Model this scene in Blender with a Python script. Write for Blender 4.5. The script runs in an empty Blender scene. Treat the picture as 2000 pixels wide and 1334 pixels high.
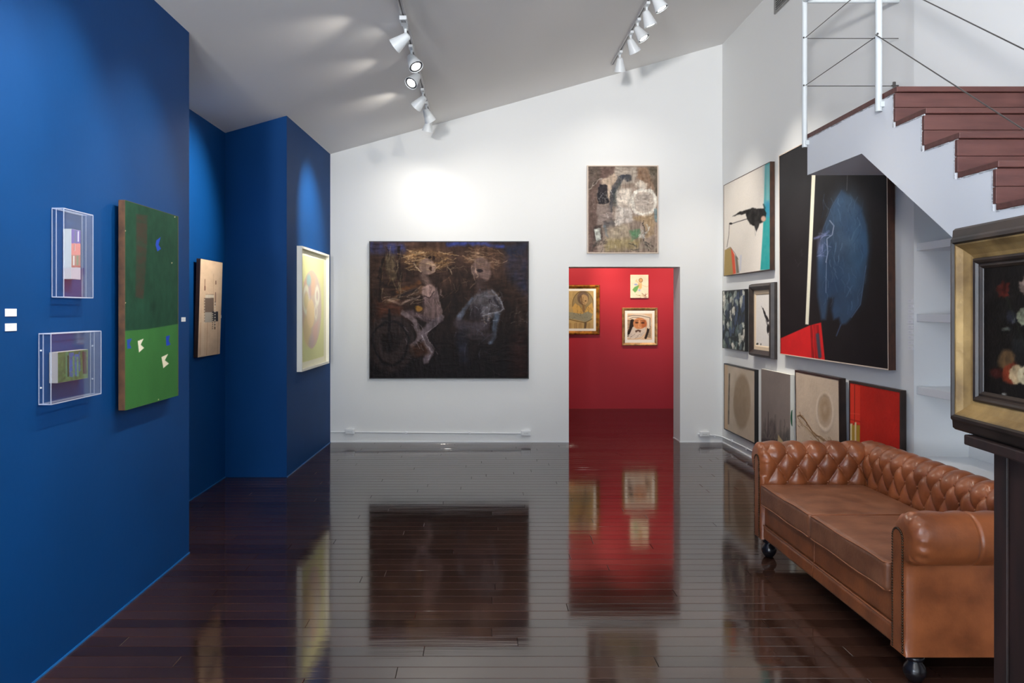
import bpy, bmesh, math, random
import numpy as np
from mathutils import Vector, Matrix, Quaternion

# ------------------------------------------------------------------ camera, world, light, exposure
SC = bpy.context.scene
COL = SC.collection
F_PX, CX, CY, CAM_H = 1555.6, 938.0, 606.0, 1.55
cam_d = bpy.data.cameras.new('camera'); cam = bpy.data.objects.new('camera', cam_d); COL.objects.link(cam)
cam.location = (0, 0, CAM_H); cam.rotation_euler = (math.pi/2, 0, 0)
cam_d.sensor_width = 36.0; cam_d.lens = F_PX/2000*36.0
cam_d.shift_x = (1000-CX)/2000; cam_d.shift_y = -(667-CY)/2000
cam_d.clip_start = 0.05
SC.camera = cam
SC.view_settings.view_transform = 'Standard'; SC.view_settings.look = 'None'
SC.view_settings.gamma = 1.0; SC.view_settings.use_curve_mapping = False
SC.view_settings.exposure = 1.12
SC.cycles.use_denoising = True
SC.cycles.max_bounces = 10; SC.cycles.diffuse_bounces = 5; SC.cycles.glossy_bounces = 5
SC.cycles.transparent_max_bounces = 24
SC.cycles.caustics_reflective = False; SC.cycles.caustics_refractive = False
SC.cycles.sample_clamp_indirect = 6.0

world = bpy.data.worlds.new('sky'); SC.world = world; world.use_nodes = True
bgn = world.node_tree.nodes['Background']
bgn.inputs[0].default_value = (0.62, 0.78, 1.0, 1); bgn.inputs[1].default_value = 1.2

def area_light(name, loc, rot, sx, sy, power, col):
    d = bpy.data.lights.new(name, 'AREA'); d.shape = 'RECTANGLE'; d.size = sx; d.size_y = sy
    d.energy = power; d.color = col
    o = bpy.data.objects.new(name, d); COL.objects.link(o); o.location = loc; o.rotation_euler = rot
    return o
# daylight of two added, unseen windows, tilted up to brighten the ceiling
DAY = 230.0
area_light('window_daylight', (-0.62, -4.0, 1.55), (math.radians(140), 0, 0), 1.9, 2.3, DAY*.8, (0.86, 0.93, 1.0))
area_light('window_daylight', (-2.95, -1.75, 1.75), (math.radians(118), 0, math.radians(-90)), 1.9, 2.3, DAY*1.9, (0.86, 0.93, 1.0))
SPOT = 1.0          # master gain of the track lamps
def fill_spot(loc, aim, watts, cone):
    d_ = bpy.data.lights.new('floodlight', 'SPOT'); d_.energy = watts; d_.spot_size = math.radians(cone); d_.spot_blend = 1.0; d_.shadow_soft_size = .25; d_.color = (1.0, .97, .95)
    o_ = bpy.data.objects.new('floodlight', d_); COL.objects.link(o_); o_.location = loc
    o_.rotation_mode = 'QUATERNION'; o_.rotation_quaternion = Vector((0, 0, -1)).rotation_difference((Vector(aim)-Vector(loc)).normalized())
# two added fill spots without fixtures, brightening the ceiling and the upper walls
fill_spot((-1.55, -3.1, 2.3), (-.5, 3.2, 4.4), 700, 64)
fill_spot((-1.35, -3.1, 2.5), (1.7, 3.2, 5.3), 780, 64)

# ------------------------------------------------------------------ helpers
random.seed(7)
def lin(c):
    a = np.asarray(c, float)/255.0
    return np.where(a <= 0.04045, a/12.92, ((a+0.055)/1.055)**2.4)
def L3(r, g, b): return tuple(float(v) for v in lin((r, g, b)))

def mat(name, rgb, rough=0.5, metal=0.0, spec=0.5, var=0.0, vscale=6.0, bump=0.0, bscale=60.0, coat=0.0, stretch=None, vcol=None, coatr=0.1):
    m = bpy.data.materials.new(name); m.use_nodes = True
    nt = m.node_tree; b = nt.nodes['Principled BSDF']
    b.inputs['Base Color'].default_value = (*L3(*rgb), 1)
    b.inputs['Roughness'].default_value = rough; b.inputs['Metallic'].default_value = metal
    b.inputs['Specular IOR Level'].default_value = spec
    b.inputs['Coat Weight'].default_value = coat; b.inputs['Coat Roughness'].default_value = coatr
    if var or bump:
        tc = nt.nodes.new('ShaderNodeTexCoord'); mp = nt.nodes.new('ShaderNodeMapping')
        nt.links.new(tc.outputs['Object'], mp.inputs[0])
        if stretch: mp.inputs['Scale'].default_value = stretch
    if var:
        n = nt.nodes.new('ShaderNodeTexNoise'); n.inputs['Scale'].default_value = vscale; n.inputs['Detail'].default_value = 5
        nt.links.new(mp.outputs[0], n.inputs['Vector'])
        mx = nt.nodes.new('ShaderNodeMix'); mx.data_type = 'RGBA'
        c2 = vcol if vcol else [max(0, v*(1-var)) for v in rgb]
        mx.inputs[6].default_value = (*L3(*c2), 1); mx.inputs[7].default_value = (*L3(*rgb), 1)
        rp = nt.nodes.new('ShaderNodeMapRange'); rp.inputs[1].default_value = 0.35; rp.inputs[2].default_value = 0.65
        nt.links.new(n.outputs[0], rp.inputs[0]); nt.links.new(rp.outputs[0], mx.inputs[0])
        nt.links.new(mx.outputs[2], b.inputs['Base Color'])
    if bump:
        n2 = nt.nodes.new('ShaderNodeTexNoise'); n2.inputs['Scale'].default_value = bscale; n2.inputs['Detail'].default_value = 4
        nt.links.new(mp.outputs[0], n2.inputs['Vector'])
        bp = nt.nodes.new('ShaderNodeBump'); bp.inputs['Strength'].default_value = bump; bp.inputs['Distance'].default_value = 0.01
        nt.links.new(n2.outputs[0], bp.inputs['Height']); nt.links.new(bp.outputs[0], b.inputs['Normal'])
    return m
def emit(name, rgb, s):
    m = bpy.data.materials.new(name); m.use_nodes = True; b = m.node_tree.nodes['Principled BSDF']
    b.inputs['Base Color'].default_value = (*L3(*rgb), 1); b.inputs['Emission Color'].default_value = (*L3(*rgb), 1)
    b.inputs['Emission Strength'].default_value = s
    return m
def clear_mat(name, tint, gloss, body=None, fac=0.0):
    m = bpy.data.materials.new(name); m.use_nodes = True; nt = m.node_tree; nt.nodes.clear()
    out = nt.nodes.new('ShaderNodeOutputMaterial'); tr = nt.nodes.new('ShaderNodeBsdfTransparent'); gl = nt.nodes.new('ShaderNodeBsdfGlossy')
    tr.inputs[0].default_value = (*tint, 1); gl.inputs['Roughness'].default_value = 0.03
    fr = nt.nodes.new('ShaderNodeMapRange'); lw = nt.nodes.new('ShaderNodeLayerWeight'); lw.inputs[0].default_value = 0.22; nt.links.new(lw.outputs['Facing'], fr.inputs[0]); fr.inputs[3].default_value = 0.012; fr.inputs[4].default_value = 0.30
    mx = nt.nodes.new('ShaderNodeMixShader'); nt.links.new(fr.outputs[0], mx.inputs[0]); nt.links.new(tr.outputs[0], mx.inputs[1]); nt.links.new(gl.outputs[0], mx.inputs[2])
    last = mx
    if body:
        df = nt.nodes.new('ShaderNodeBsdfDiffuse'); df.inputs[0].default_value = (*body, 1)
        m2 = nt.nodes.new('ShaderNodeMixShader'); m2.inputs[0].default_value = fac
        nt.links.new(mx.outputs[0], m2.inputs[1]); nt.links.new(df.outputs[0], m2.inputs[2]); last = m2
    nt.links.new(last.outputs[0], out.inputs[0])
    return m

M = {}
M['white'] = mat('white_wall_paint', (231, 232, 231), 0.55, spec=0.3, bump=0.06, bscale=35)
M['ceil'] = mat('ceiling_paint', (236, 234, 232), 0.8, spec=0.2, bump=0.04, bscale=20)
M['blue'] = mat('blue_wall_paint', (0, 62, 120), 0.6, spec=0.15, var=0.05, vscale=1.5, bump=0.05, bscale=30)
M['bluetrim'] = mat('blue_edge_paint', (20, 105, 175), 0.3)
M['red'] = mat('red_wall_paint', (176, 36, 46), 0.5, spec=0.3, bump=0.04, bscale=30)
M['trim'] = mat('white_trim_paint', (232, 234, 236), 0.4)
M['soffit'] = mat('stair_plaster', (226, 229, 234), 0.6, bump=0.05, bscale=25)
M['railpaint'] = mat('railing_enamel', (200, 206, 208), 0.4)
M['metalw'] = mat('white_enamel', (226, 229, 230), 0.35)
M['lampw'] = mat('lamp_enamel', (222, 226, 228), 0.4)
M['lampgrey'] = mat('lamp_inner_ring', (70, 70, 74), 0.4)
M['track'] = mat('track_aluminium', (200, 198, 200), 0.4, metal=0.2)
M['slot'] = mat('track_slot', (70, 66, 66), 0.5)
M['steel'] = mat('steel_wire', (95, 92, 90), 0.35, metal=0.8)
M['stairwood'] = mat('stair_wood', (100, 60, 54), 0.5, var=0.2, vscale=6, stretch=(0.6, 5, 5), bump=0.05, bscale=40, vcol=(84, 48, 44))
M['darkwood'] = mat('easel_wood', (40, 22, 19), 0.55, var=0.4, vscale=8, stretch=(5, 5, 0.6))
M['black'] = mat('black_frame', (22, 21, 22), 0.4)
M['brownframe'] = mat('brown_wood_edge', (74, 42, 26), 0.45, var=0.3, vscale=14, stretch=(3, 3, 1))
M['thinframe'] = mat('dark_walnut', (52, 34, 28), 0.4, var=0.3, vscale=12)
M['browngreen'] = mat('painted_canvas_edge', (104, 68, 40), 0.6, var=0.25, vscale=20)
M['charframe'] = mat('charcoal_wood', (62, 52, 48), 0.45, var=0.25, vscale=14)
M['whiteframe'] = mat('white_frame_lacquer', (236, 233, 222), 0.4)
M['paleframe'] = mat('pale_wood_frame', (214, 196, 180), 0.5)
M['mat'] = mat('mat_board', (244, 238, 222), 0.8)
M['linen'] = mat('linen_slip', (222, 200, 172), 0.8)
M['gold'] = mat('gilt_wood', (196, 128, 42), 0.32, metal=0.55, var=0.4, vscale=18, bump=0.1, bscale=40)
M['gold2'] = mat('pale_gilt_wood', (196, 150, 92), 0.4, metal=0.35, var=0.3, vscale=18)
M['oldgold'] = mat('aged_gilt', (168, 138, 88), 0.45, metal=0.35, var=0.5, vscale=9, bump=0.15, bscale=50, vcol=(112, 88, 54))
M['olddark'] = mat('aged_dark_moulding', (50, 38, 32), 0.45, metal=0.05, var=0.5, vscale=10, vcol=(24, 18, 16))
M['canvasedge'] = mat('canvas_edge', (205, 196, 182), 0.8)
M['leather'] = mat('tan_leather', (158, 90, 52), 0.33, var=0.3, vscale=7, bump=0.10, bscale=90, vcol=(122, 67, 38), coat=0.15, coatr=0.25)
M['leatherseat'] = mat('worn_tan_leather', (142, 92, 65), 0.42, var=0.3, vscale=8, bump=0.10, bscale=70, vcol=(114, 70, 47))
M['piping'] = mat('leather_piping', (142, 84, 52), 0.4)
M['nail'] = mat('aged_brass_nail', (70, 50, 34), 0.35, metal=0.7)
M['foot'] = mat('ebonised_wood', (26, 23, 26), 0.25)
M['paper'] = mat('paper_label', (236, 236, 238), 0.7)
M['ink'] = mat('label_print', (190, 192, 198), 0.7)
M['stripe'] = mat('printed_mark', (60, 62, 66), 0.6)
M['acrylic'] = clear_mat('clear_acrylic', (0.93, 0.95, 0.98), 1.45, (0.75, 0.82, 0.95), 0.015)
M['acredge'] = clear_mat('polished_acrylic_edge', (0.9, 0.93, 1.0), 1.45, (0.85, 0.9, 1.0), 0.33)
M['glass'] = clear_mat('window_glass', (0.97, 0.98, 0.98), 1.45)
M['grille'] = mat('grille_metal', (150, 150, 148), 0.4, metal=0.3)
M['dark'] = mat('duct_dark', (30, 30, 30), 0.8)
M['lit'] = emit('lamp_face_lit', (255, 250, 240), 9.0)
M['plaster'] = mat('raw_plaster_edge', (206, 208, 212), 0.8, var=0.3, vscale=30, bump=0.4, bscale=80)

def floor_mat():
    m = bpy.data.materials.new('dark_floor_boards'); m.use_nodes = True; nt = m.node_tree; b = nt.nodes['Principled BSDF']
    N = nt.nodes.new; Lk = nt.links.new
    tc = N('ShaderNodeTexCoord'); mp = N('ShaderNodeMapping'); mp.inputs['Scale'].default_value = (1.2, 26, 26)
    oi = N('ShaderNodeObjectInfo'); ad = N('ShaderNodeVectorMath'); ad.operation = 'ADD'
    cmb = N('ShaderNodeCombineXYZ'); ml = N('ShaderNodeMath'); ml.operation = 'MULTIPLY'; ml.inputs[1].default_value = 37.0
    Lk(oi.outputs['Random'], ml.inputs[0]); Lk(ml.outputs[0], cmb.inputs[0]); Lk(ml.outputs[0], cmb.inputs[1])
    Lk(tc.outputs['Object'], ad.inputs[0]); Lk(cmb.outputs[0], ad.inputs[1]); Lk(ad.outputs[0], mp.inputs[0])
    n = N('ShaderNodeTexNoise'); n.inputs['Scale'].default_value = 1.6; n.inputs['Detail'].default_value = 6; Lk(mp.outputs[0], n.inputs['Vector'])
    r1 = N('ShaderNodeMix'); r1.data_type = 'RGBA'; r1.inputs[6].default_value = (*L3(50, 33, 27), 1); r1.inputs[7].default_value = (*L3(76, 50, 40), 1)
    Lk(n.outputs[0], r1.inputs[0])
    hs = N('ShaderNodeHueSaturation'); mr = N('ShaderNodeMapRange'); mr.inputs[3].default_value = 0.55; mr.inputs[4].default_value = 1.15
    Lk(oi.outputs['Random'], mr.inputs[0]); Lk(mr.outputs[0], hs.inputs['Value']); Lk(r1.outputs[2], hs.inputs['Color']); Lk(hs.outputs[0], b.inputs['Base Color'])
    n2 = N('ShaderNodeTexNoise'); n2.inputs['Scale'].default_value = 2.5; n2.inputs['Detail'].default_value = 4; Lk(tc.outputs['Object'], n2.inputs['Vector'])
    m2 = N('ShaderNodeMapRange'); m2.inputs[1].default_value = 0.3; m2.inputs[2].default_value = 0.7; m2.inputs[3].default_value = 0.05; m2.inputs[4].default_value = 0.11
    Lk(n2.outputs[0], m2.inputs[0]); Lk(m2.outputs[0], b.inputs['Roughness'])
    b.inputs['IOR'].default_value = 1.52
    n3 = N('ShaderNodeTexNoise'); n3.inputs['Scale'].default_value = 3.0; n3.inputs['Detail'].default_value = 3
    mp3 = N('ShaderNodeMapping'); mp3.inputs['Scale'].default_value = (0.5, 7, 7); Lk(ad.outputs[0], mp3.inputs[0]); Lk(mp3.outputs[0], n3.inputs['Vector'])
    bp = N('ShaderNodeBump'); bp.inputs['Strength'].default_value = 0.10; bp.inputs['Distance'].default_value = 0.004
    Lk(n3.outputs[0], bp.inputs['Height']); Lk(bp.outputs[0], b.inputs['Normal'])
    return m
M['floor'] = floor_mat()
M['floorbase'] = mat('floor_gap_dark', (14, 9, 8), 0.6)

def paint_mat(name, rough=0.5, bump=0.15, bscale=150, coat=0.0):
    m = bpy.data.materials.new(name); m.use_nodes = True; nt = m.node_tree; b = nt.nodes['Principled BSDF']
    a = nt.nodes.new('ShaderNodeAttribute'); a.attribute_name = 'paint'
    n = nt.nodes.new('ShaderNodeTexNoise'); n.inputs['Scale'].default_value = bscale; n.inputs['Detail'].default_value = 3
    tc = nt.nodes.new('ShaderNodeTexCoord'); nt.links.new(tc.outputs['Object'], n.inputs['Vector'])
    hs = nt.nodes.new('ShaderNodeHueSaturation'); mr = nt.nodes.new('ShaderNodeMapRange'); mr.inputs[3].default_value = 0.86; mr.inputs[4].default_value = 1.14
    nt.links.new(n.outputs[0], mr.inputs[0]); nt.links.new(mr.outputs[0], hs.inputs['Value']); nt.links.new(a.outputs['Color'], hs.inputs['Color'])
    nt.links.new(hs.outputs[0], b.inputs['Base Color']); b.inputs['Roughness'].default_value = rough; b.inputs['Specular IOR Level'].default_value = 0.08
    b.inputs['Coat Weight'].default_value = coat
    bp = nt.nodes.new('ShaderNodeBump'); bp.inputs['Strength'].default_value = bump; bp.inputs['Distance'].default_value = 0.002
    nt.links.new(n.outputs[0], bp.inputs['Height']); nt.links.new(bp.outputs[0], b.inputs['Normal'])
    return m
M['oil'] = paint_mat('oil_paint', 0.45, 0.3, 120)
M['matte'] = paint_mat('matte_paint', 0.7, 0.1, 160)
M['print'] = paint_mat('paper_print', 0.8, 0.0, 100)

def link(name, me, m, parent=None):
    o = bpy.data.objects.new(name, me); COL.objects.link(o)
    if m is not None: me.materials.append(M[m] if isinstance(m, str) else m)
    if parent is not None: o.parent = parent
    return o
def bm_obj(name, bm, m, parent=None, smooth=False, angle=None):
    me = bpy.data.meshes.new(name); bmesh.ops.recalc_face_normals(bm, faces=bm.faces[:]); bm.to_mesh(me); bm.free()
    if smooth:
        for p in me.polygons: p.use_smooth = True
        if angle is not None: me.set_sharp_from_angle(angle=angle)
    return link(name, me, m, parent)
def tag(o, label=None, cat=None, group=None, kind=None):
    if label: o['label'] = label
    if cat: o['category'] = cat
    if group: o['group'] = group
    if kind: o['kind'] = kind
    return o
def empty(name, loc, rz=0.0, label=None, cat=None, group=None):
    o = bpy.data.objects.new(name, None); COL.objects.link(o); o.location = loc; o.rotation_euler = (0, 0, rz); o.empty_display_size = 0.05
    return tag(o, label, cat, group)
def box(bm, x0, x1, y0, y1, z0, z1, bev=0.0, seg=2):
    r = bmesh.ops.create_cube(bm, size=1.0)
    for v in r['verts']:
        v.co = Vector(((x0+x1)/2+v.co.x*(x1-x0), (y0+y1)/2+v.co.y*(y1-y0), (z0+z1)/2+v.co.z*(z1-z0)))
    if bev:
        es = list({e for v in r['verts'] for e in v.link_edges})
        bmesh.ops.bevel(bm, geom=es, offset=bev, segments=seg, profile=0.5, affect='EDGES')
def box_obj(name, b, m, parent=None, bev=0.0, seg=2):
    bm = bmesh.new(); box(bm, *b, bev=bev, seg=seg); return bm_obj(name, bm, m, parent)
def tube(bm, pts, r, n=8, caps=True):
    pts = [Vector(p) for p in pts]; rings = []
    for i, p in enumerate(pts):
        d = (pts[min(i+1, len(pts)-1)]-pts[max(i-1, 0)]).normalized()
        a = d.orthogonal().normalized() if i == 0 else (rings_a - d*rings_a.dot(d)).normalized()
        rings_a = a; c = d.cross(a)
        rr = r[i] if isinstance(r, (list, tuple)) else r
        rings.append([bm.verts.new(p+a*rr*math.cos(2*math.pi*k/n)+c*rr*math.sin(2*math.pi*k/n)) for k in range(n)])
    for A, B in zip(rings, rings[1:]):
        for k in range(n): bm.faces.new((A[k], A[(k+1) % n], B[(k+1) % n], B[k]))
    if caps: bm.faces.new(rings[0][::-1]); bm.faces.new(rings[-1])
def tube_obj(name, pts, r, m, parent=None, n=8):
    bm = bmesh.new(); tube(bm, pts, r, n); return bm_obj(name, bm, m, parent, True, 0.8)
def lathe(bm, prof, n=24, mtx=Matrix.Identity(4)):
    rings = []
    for (r, z) in prof:
        if r < 1e-6: rings.append([bm.verts.new(mtx @ Vector((0, 0, z)))])
        else: rings.append([bm.verts.new(mtx @ Vector((r*math.cos(2*math.pi*k/n), r*math.sin(2*math.pi*k/n), z))) for k in range(n)])
    for A, B in zip(rings, rings[1:]):
        for k in range(n):
            a0, a1 = A[k % len(A)], A[(k+1) % len(A)]; b0, b1 = B[k % len(B)], B[(k+1) % len(B)]
            vs = []
            for v in (a0, a1, b1, b0):
                if v not in vs: vs.append(v)
            if len(vs) >= 3: bm.faces.new(vs)
def prism(bm, poly, z0, z1):
    """vertical prism over a plan polygon; z0 / z1 numbers or functions of (x, y)"""
    f = lambda z, p: z(*p) if callable(z) else z
    lo = [bm.verts.new((p[0], p[1], f(z0, p))) for p in poly]; hi = [bm.verts.new((p[0], p[1], f(z1, p))) for p in poly]
    bm.faces.new(lo[::-1]); bm.faces.new(hi)
    for i in range(len(poly)):
        j = (i+1) % len(poly); bm.faces.new((lo[i], lo[j], hi[j], hi[i]))
def extrude_x(bm, poly, x0, x1):
    a = [bm.verts.new((x0, p[0], p[1])) for p in poly]; b = [bm.verts.new((x1, p[0], p[1])) for p in poly]
    bm.faces.new(a); bm.faces.new(b[::-1])
    for i in range(len(poly)):
        j = (i+1) % len(poly); bm.faces.new((a[i], b[i], b[j], a[j]))
def structure(o): o['kind'] = 'structure'; return o

# ------------------------------------------------------------------ the room
BACK_Y, WALL_R, FAR_Y = 9.346, 2.84, 12.56
def zc(x, y): return 3.382+0.2805*(x+1.76)+0.0077*(y-BACK_Y)
up = lambda x, y: zc(x, y)+0.03

LW0, LW1 = -2.65, -.85
bm = bmesh.new()
for a, b, z0, z1 in ((-3.4, LW0, -.012, up), (LW1, 5.083, -.012, up), (LW0, LW1, -.012, .72), (LW0, LW1, 2.75, up)): prism(bm, [(-2.6, a), (-1.858, a), (-1.858, b), (-2.6, b)], z0, z1)
structure(bm_obj('wall_left', bm, 'blue'))
bm = bmesh.new(); prism(bm, [(-2.6, 5.083), (-2.368, 5.083), (-2.368, 7.396), (-2.6, 7.396)], -0.012, up); structure(bm_obj('wall_recess', bm, 'blue'))
bm = bmesh.new(); prism(bm, [(-2.6, 7.396), (-1.797, 7.396), (-1.76, BACK_Y), (-2.6, BACK_Y)], -0.012, up); structure(bm_obj('wall_column', bm, 'blue'))
DL, DR, DT, DB = 1.039, 2.345, 2.06, BACK_Y+0.32
bm = bmesh.new()
prism(bm, [(-2.6, BACK_Y), (DL, BACK_Y), (DL, DB), (-2.6, DB)], -0.012, up)
prism(bm, [(DR, BACK_Y), (3.34, BACK_Y), (3.34, DB), (DR, DB)], -0.012, up)
prism(bm, [(DL, BACK_Y), (DR, BACK_Y), (DR, DB), (DL, DB)], DT, up)
structure(bm_obj('wall_back', bm, 'white'))
NY, ST_X = 5.216, 2.225
bm = bmesh.new()
prism(bm, [(WALL_R, NY), (3.34, NY), (3.34, BACK_Y), (WALL_R, BACK_Y)], -0.012, up)
prism(bm, [(WALL_R+.12, -3.4), (3.34, -3.4), (3.34, NY), (WALL_R, NY), (WALL_R+.12, 4.10)], 2.47, up)
prism(bm, [(3.2, 2.6), (3.34, 2.6), (3.34, NY), (3.2, NY)], -0.012, 2.47)
prism(bm, [(WALL_R+.12, -3.4), (3.34, -3.4), (3.34, 2.6), (WALL_R+.12, 2.6)], -0.012, 2.47)
structure(bm_obj('wall_right', bm, 'white'))
# rear wall behind the camera, with one of the two windows added for light
W_OP = [(-1.45, 0.21)]; WZ0, WZ1 = 0.72, 2.98
bm = bmesh.new(); xs = [-2.6, W_OP[0][0], W_OP[0][1], 3.34]
for i in range(3):
    a, b = xs[i], xs[i+1]; q = [(a, -3.6), (b, -3.6), (b, -3.4), (a, -3.4)]
    if i % 2 == 0: prism(bm, q, -0.012, up)
    else: prism(bm, q, -0.012, WZ0); prism(bm, q, WZ1, up)
structure(bm_obj('wall_rear', bm, 'white'))
for k, (a, b) in enumerate(W_OP+[(LW0, LW1)]):  # both windows are unseen, added to bring light into the room
    w = structure(empty('window_%d' % (k+1), ((a+b)/2, -3.5, WZ0) if k == 0 else (-2.4, (a+b)/2, WZ0), 0 if k == 0 else math.pi/2))
    bm = bmesh.new(); hw = (b-a)/2; H = WZ1-WZ0 if k == 0 else 2.75-WZ0
    for x0, x1, z0, z1 in ((-hw, -hw+.05, 0, H), (hw-.05, hw, 0, H), (-hw, hw, 0, .05), (-hw, hw, H-.05, H), (-.025, .025, 0, H), (-hw, hw, H*.6-.02, H*.6+.02)):
        box(bm, x0, x1, -.03, .03, z0, z1)
    bm_obj('window_frame', bm, 'trim', w)
    for sx in (-1, 1):
        x0, x1 = sorted((sx*0.025, sx*(hw-.05)))
        for z0, z1 in ((.05, H*.6-.02), (H*.6+.02, H-.05)): box_obj('pane', (x0, x1, -.003, .003, z0, z1), 'glass', w)
bm = bmesh.new(); prism(bm, [(-2.6, -3.6), (3.34, -3.6), (3.34, DB), (-2.6, DB)], zc, lambda x, y: zc(x, y)+0.2); structure(bm_obj('ceiling', bm, 'ceil'))
# red room beyond the doorway
bm = bmesh.new(); box(bm, -1.0, 4.0, FAR_Y, FAR_Y+.2, -.012, 3.3); structure(bm_obj('wall_far', bm, 'red'))
bm = bmesh.new(); box(bm, -1.2, -1.0, DB, FAR_Y+.2, -.012, 3.3); structure(bm_obj('wall_far_left', bm, 'red'))
bm = bmesh.new(); box(bm, 4.0, 4.2, DB, FAR_Y+.2, -.012, 3.3); structure(bm_obj('wall_far_right', bm, 'red'))
bm = bmesh.new(); box(bm, -1.2, 4.2, DB, FAR_Y+.2, 3.2, 3.4); structure(bm_obj('ceiling_far', bm, 'white'))
# floor: dark bed with separate boards
bm = bmesh.new(); box(bm, -2.6, 4.2, -3.6, FAR_Y+.2, -.2, -.012)
floor = structure(bm_obj('floor', bm, 'floorbase'))
bm = bmesh.new(); box(bm, -1.858, WALL_R+.12, -3.4, 1.107, -.0118, 0); o = bm_obj('floor_rear_boards', bm, 'floor', floor); o['kind'] = 'stuff'
PW = 0.107
def board(x0, x1, y0, y1):
    hx, hy = (x1-x0)/2-.0008, (y1-y0)/2-.0011; b_ = .0016
    dz = random.uniform(-.0004, 0)
    vs = [(-hx, -hy, -.0118), (hx, -hy, -.0118), (hx, hy, -.0118), (-hx, hy, -.0118), (-hx, -hy, -b_), (hx, -hy, -b_), (hx, hy, -b_), (-hx, hy, -b_),
          (-hx+b_, -hy+b_, 0), (hx-b_, -hy+b_, 0), (hx-b_, hy-b_, 0), (-hx+b_, hy-b_, 0)]
    fs = [(3, 2, 1, 0), (8, 9, 10, 11)]
    for i in range(4):
        j = (i+1) % 4; fs += [(i, j, 4+j, 4+i), (4+i, 4+j, 8+j, 8+i)]
    me = bpy.data.meshes.new('floor_board'); me.from_pydata(vs, [], fs)
    o = link('floor_board', me, 'floor', floor); o.location = ((x0+x1)/2, (y0+y1)/2, dz)
    o.rotation_euler = (random.uniform(-.0013, .0013), random.uniform(-.0002, .0002), 0)
def fill_row(x0, x1, y0, y1, off):
    cuts = [x0]; x = x0+off
    while x < x1-0.35:
        cuts.append(x); x += random.uniform(1.7, 2.6)
    cuts.append(x1)
    for a, b in zip(cuts, cuts[1:]): board(a, b, y0, y1)
rows = [(BACK_Y-PW*(k+1), BACK_Y-PW*k) for k in range(77)]
for k, (y0, y1) in enumerate(rows):
    ym = (y0+y1)/2
    xl = -1.858 if ym < 5.083 else (-2.368 if ym < 7.396 else -1.797+(ym-7.396)*0.019)
    fill_row(xl, WALL_R if ym > NY else (WALL_R+.12 if ym < 2.6 else 3.2), y0, y1, [0.6, 1.5, 1.0, 2.1, 0.35, 1.75][k % 6]+random.uniform(-.2, .2))
for k in range(3): board(DL, DR, BACK_Y+PW*k, BACK_Y+PW*(k+1))
k = 0; y = BACK_Y+PW*3
while y < FAR_Y-.01:
    y1 = min(y+PW, FAR_Y); fill_row(-.2, 4.0, y, y1, random.uniform(.9, 2.2)); y = y1
# thin paint / caulk lines where the walls meet the floor
def trimline(n, a, b, m, h=.014, t=.006):
    a, b = Vector((*a, 0)), Vector((*b, 0)); d = (b-a).normalized(); nr = Vector((-d.y, d.x, 0))*t
    bm = bmesh.new(); prism(bm, [tuple((a)[:2]), tuple(b[:2]), tuple((b+nr)[:2]), tuple((a+nr)[:2])], 0.0, h); structure(bm_obj('trim_%d' % n, bm, m))
trimline(2, (-1.858, 5.083), (-1.858, -3.3), 'bluetrim', .008)
trimline(3, (-2.368, 7.39), (-2.368, 5.09), 'bluetrim', .007)
trimline(4, (-1.76, BACK_Y-.01), (-1.797, 7.396), 'bluetrim', .008)
trimline(5, (DL, BACK_Y), (-1.75, BACK_Y), 'trim', .014)
trimline(6, (WALL_R-.01, BACK_Y), (DR, BACK_Y), 'trim', .010)
trimline(7, (DR, BACK_Y), (DR, DB), 'trim', .012)
trimline(8, (WALL_R, NY), (WALL_R, BACK_Y-.01), 'trim', .012)
trimline(9, (3.9, FAR_Y), (-.9, FAR_Y), 'red', .004)

# ------------------------------------------------------------------ painted canvases (colour per vertex of a fine grid with slight relief)
def vnoise(nx, ny, cx, cy, seed):
    r = np.random.RandomState(seed); g = r.rand(int(cy)+3, int(cx)+3)
    x = np.linspace(0, cx, nx); y = np.linspace(0, cy, ny); xi = x.astype(int); yi = y.astype(int)
    fx = x-xi; fy = y-yi; fx = fx*fx*(3-2*fx); fy = (fy*fy*(3-2*fy))[:, None]
    a = g[yi][:, xi]; b = g[yi][:, xi+1]; c = g[yi+1][:, xi]; d = g[yi+1][:, xi+1]
    return (a*(1-fx)+b*fx)*(1-fy)+(c*(1-fx)+d*fx)*fy
def fbm(nx, ny, cx, cy, seed, o=4):
    t = np.zeros((ny, nx)); a = 1.0; s = 0
    for k in range(o): t += a*vnoise(nx, ny, cx*2**k, cy*2**k, seed+k*13); s += a; a *= .55
    return t/s
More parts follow.
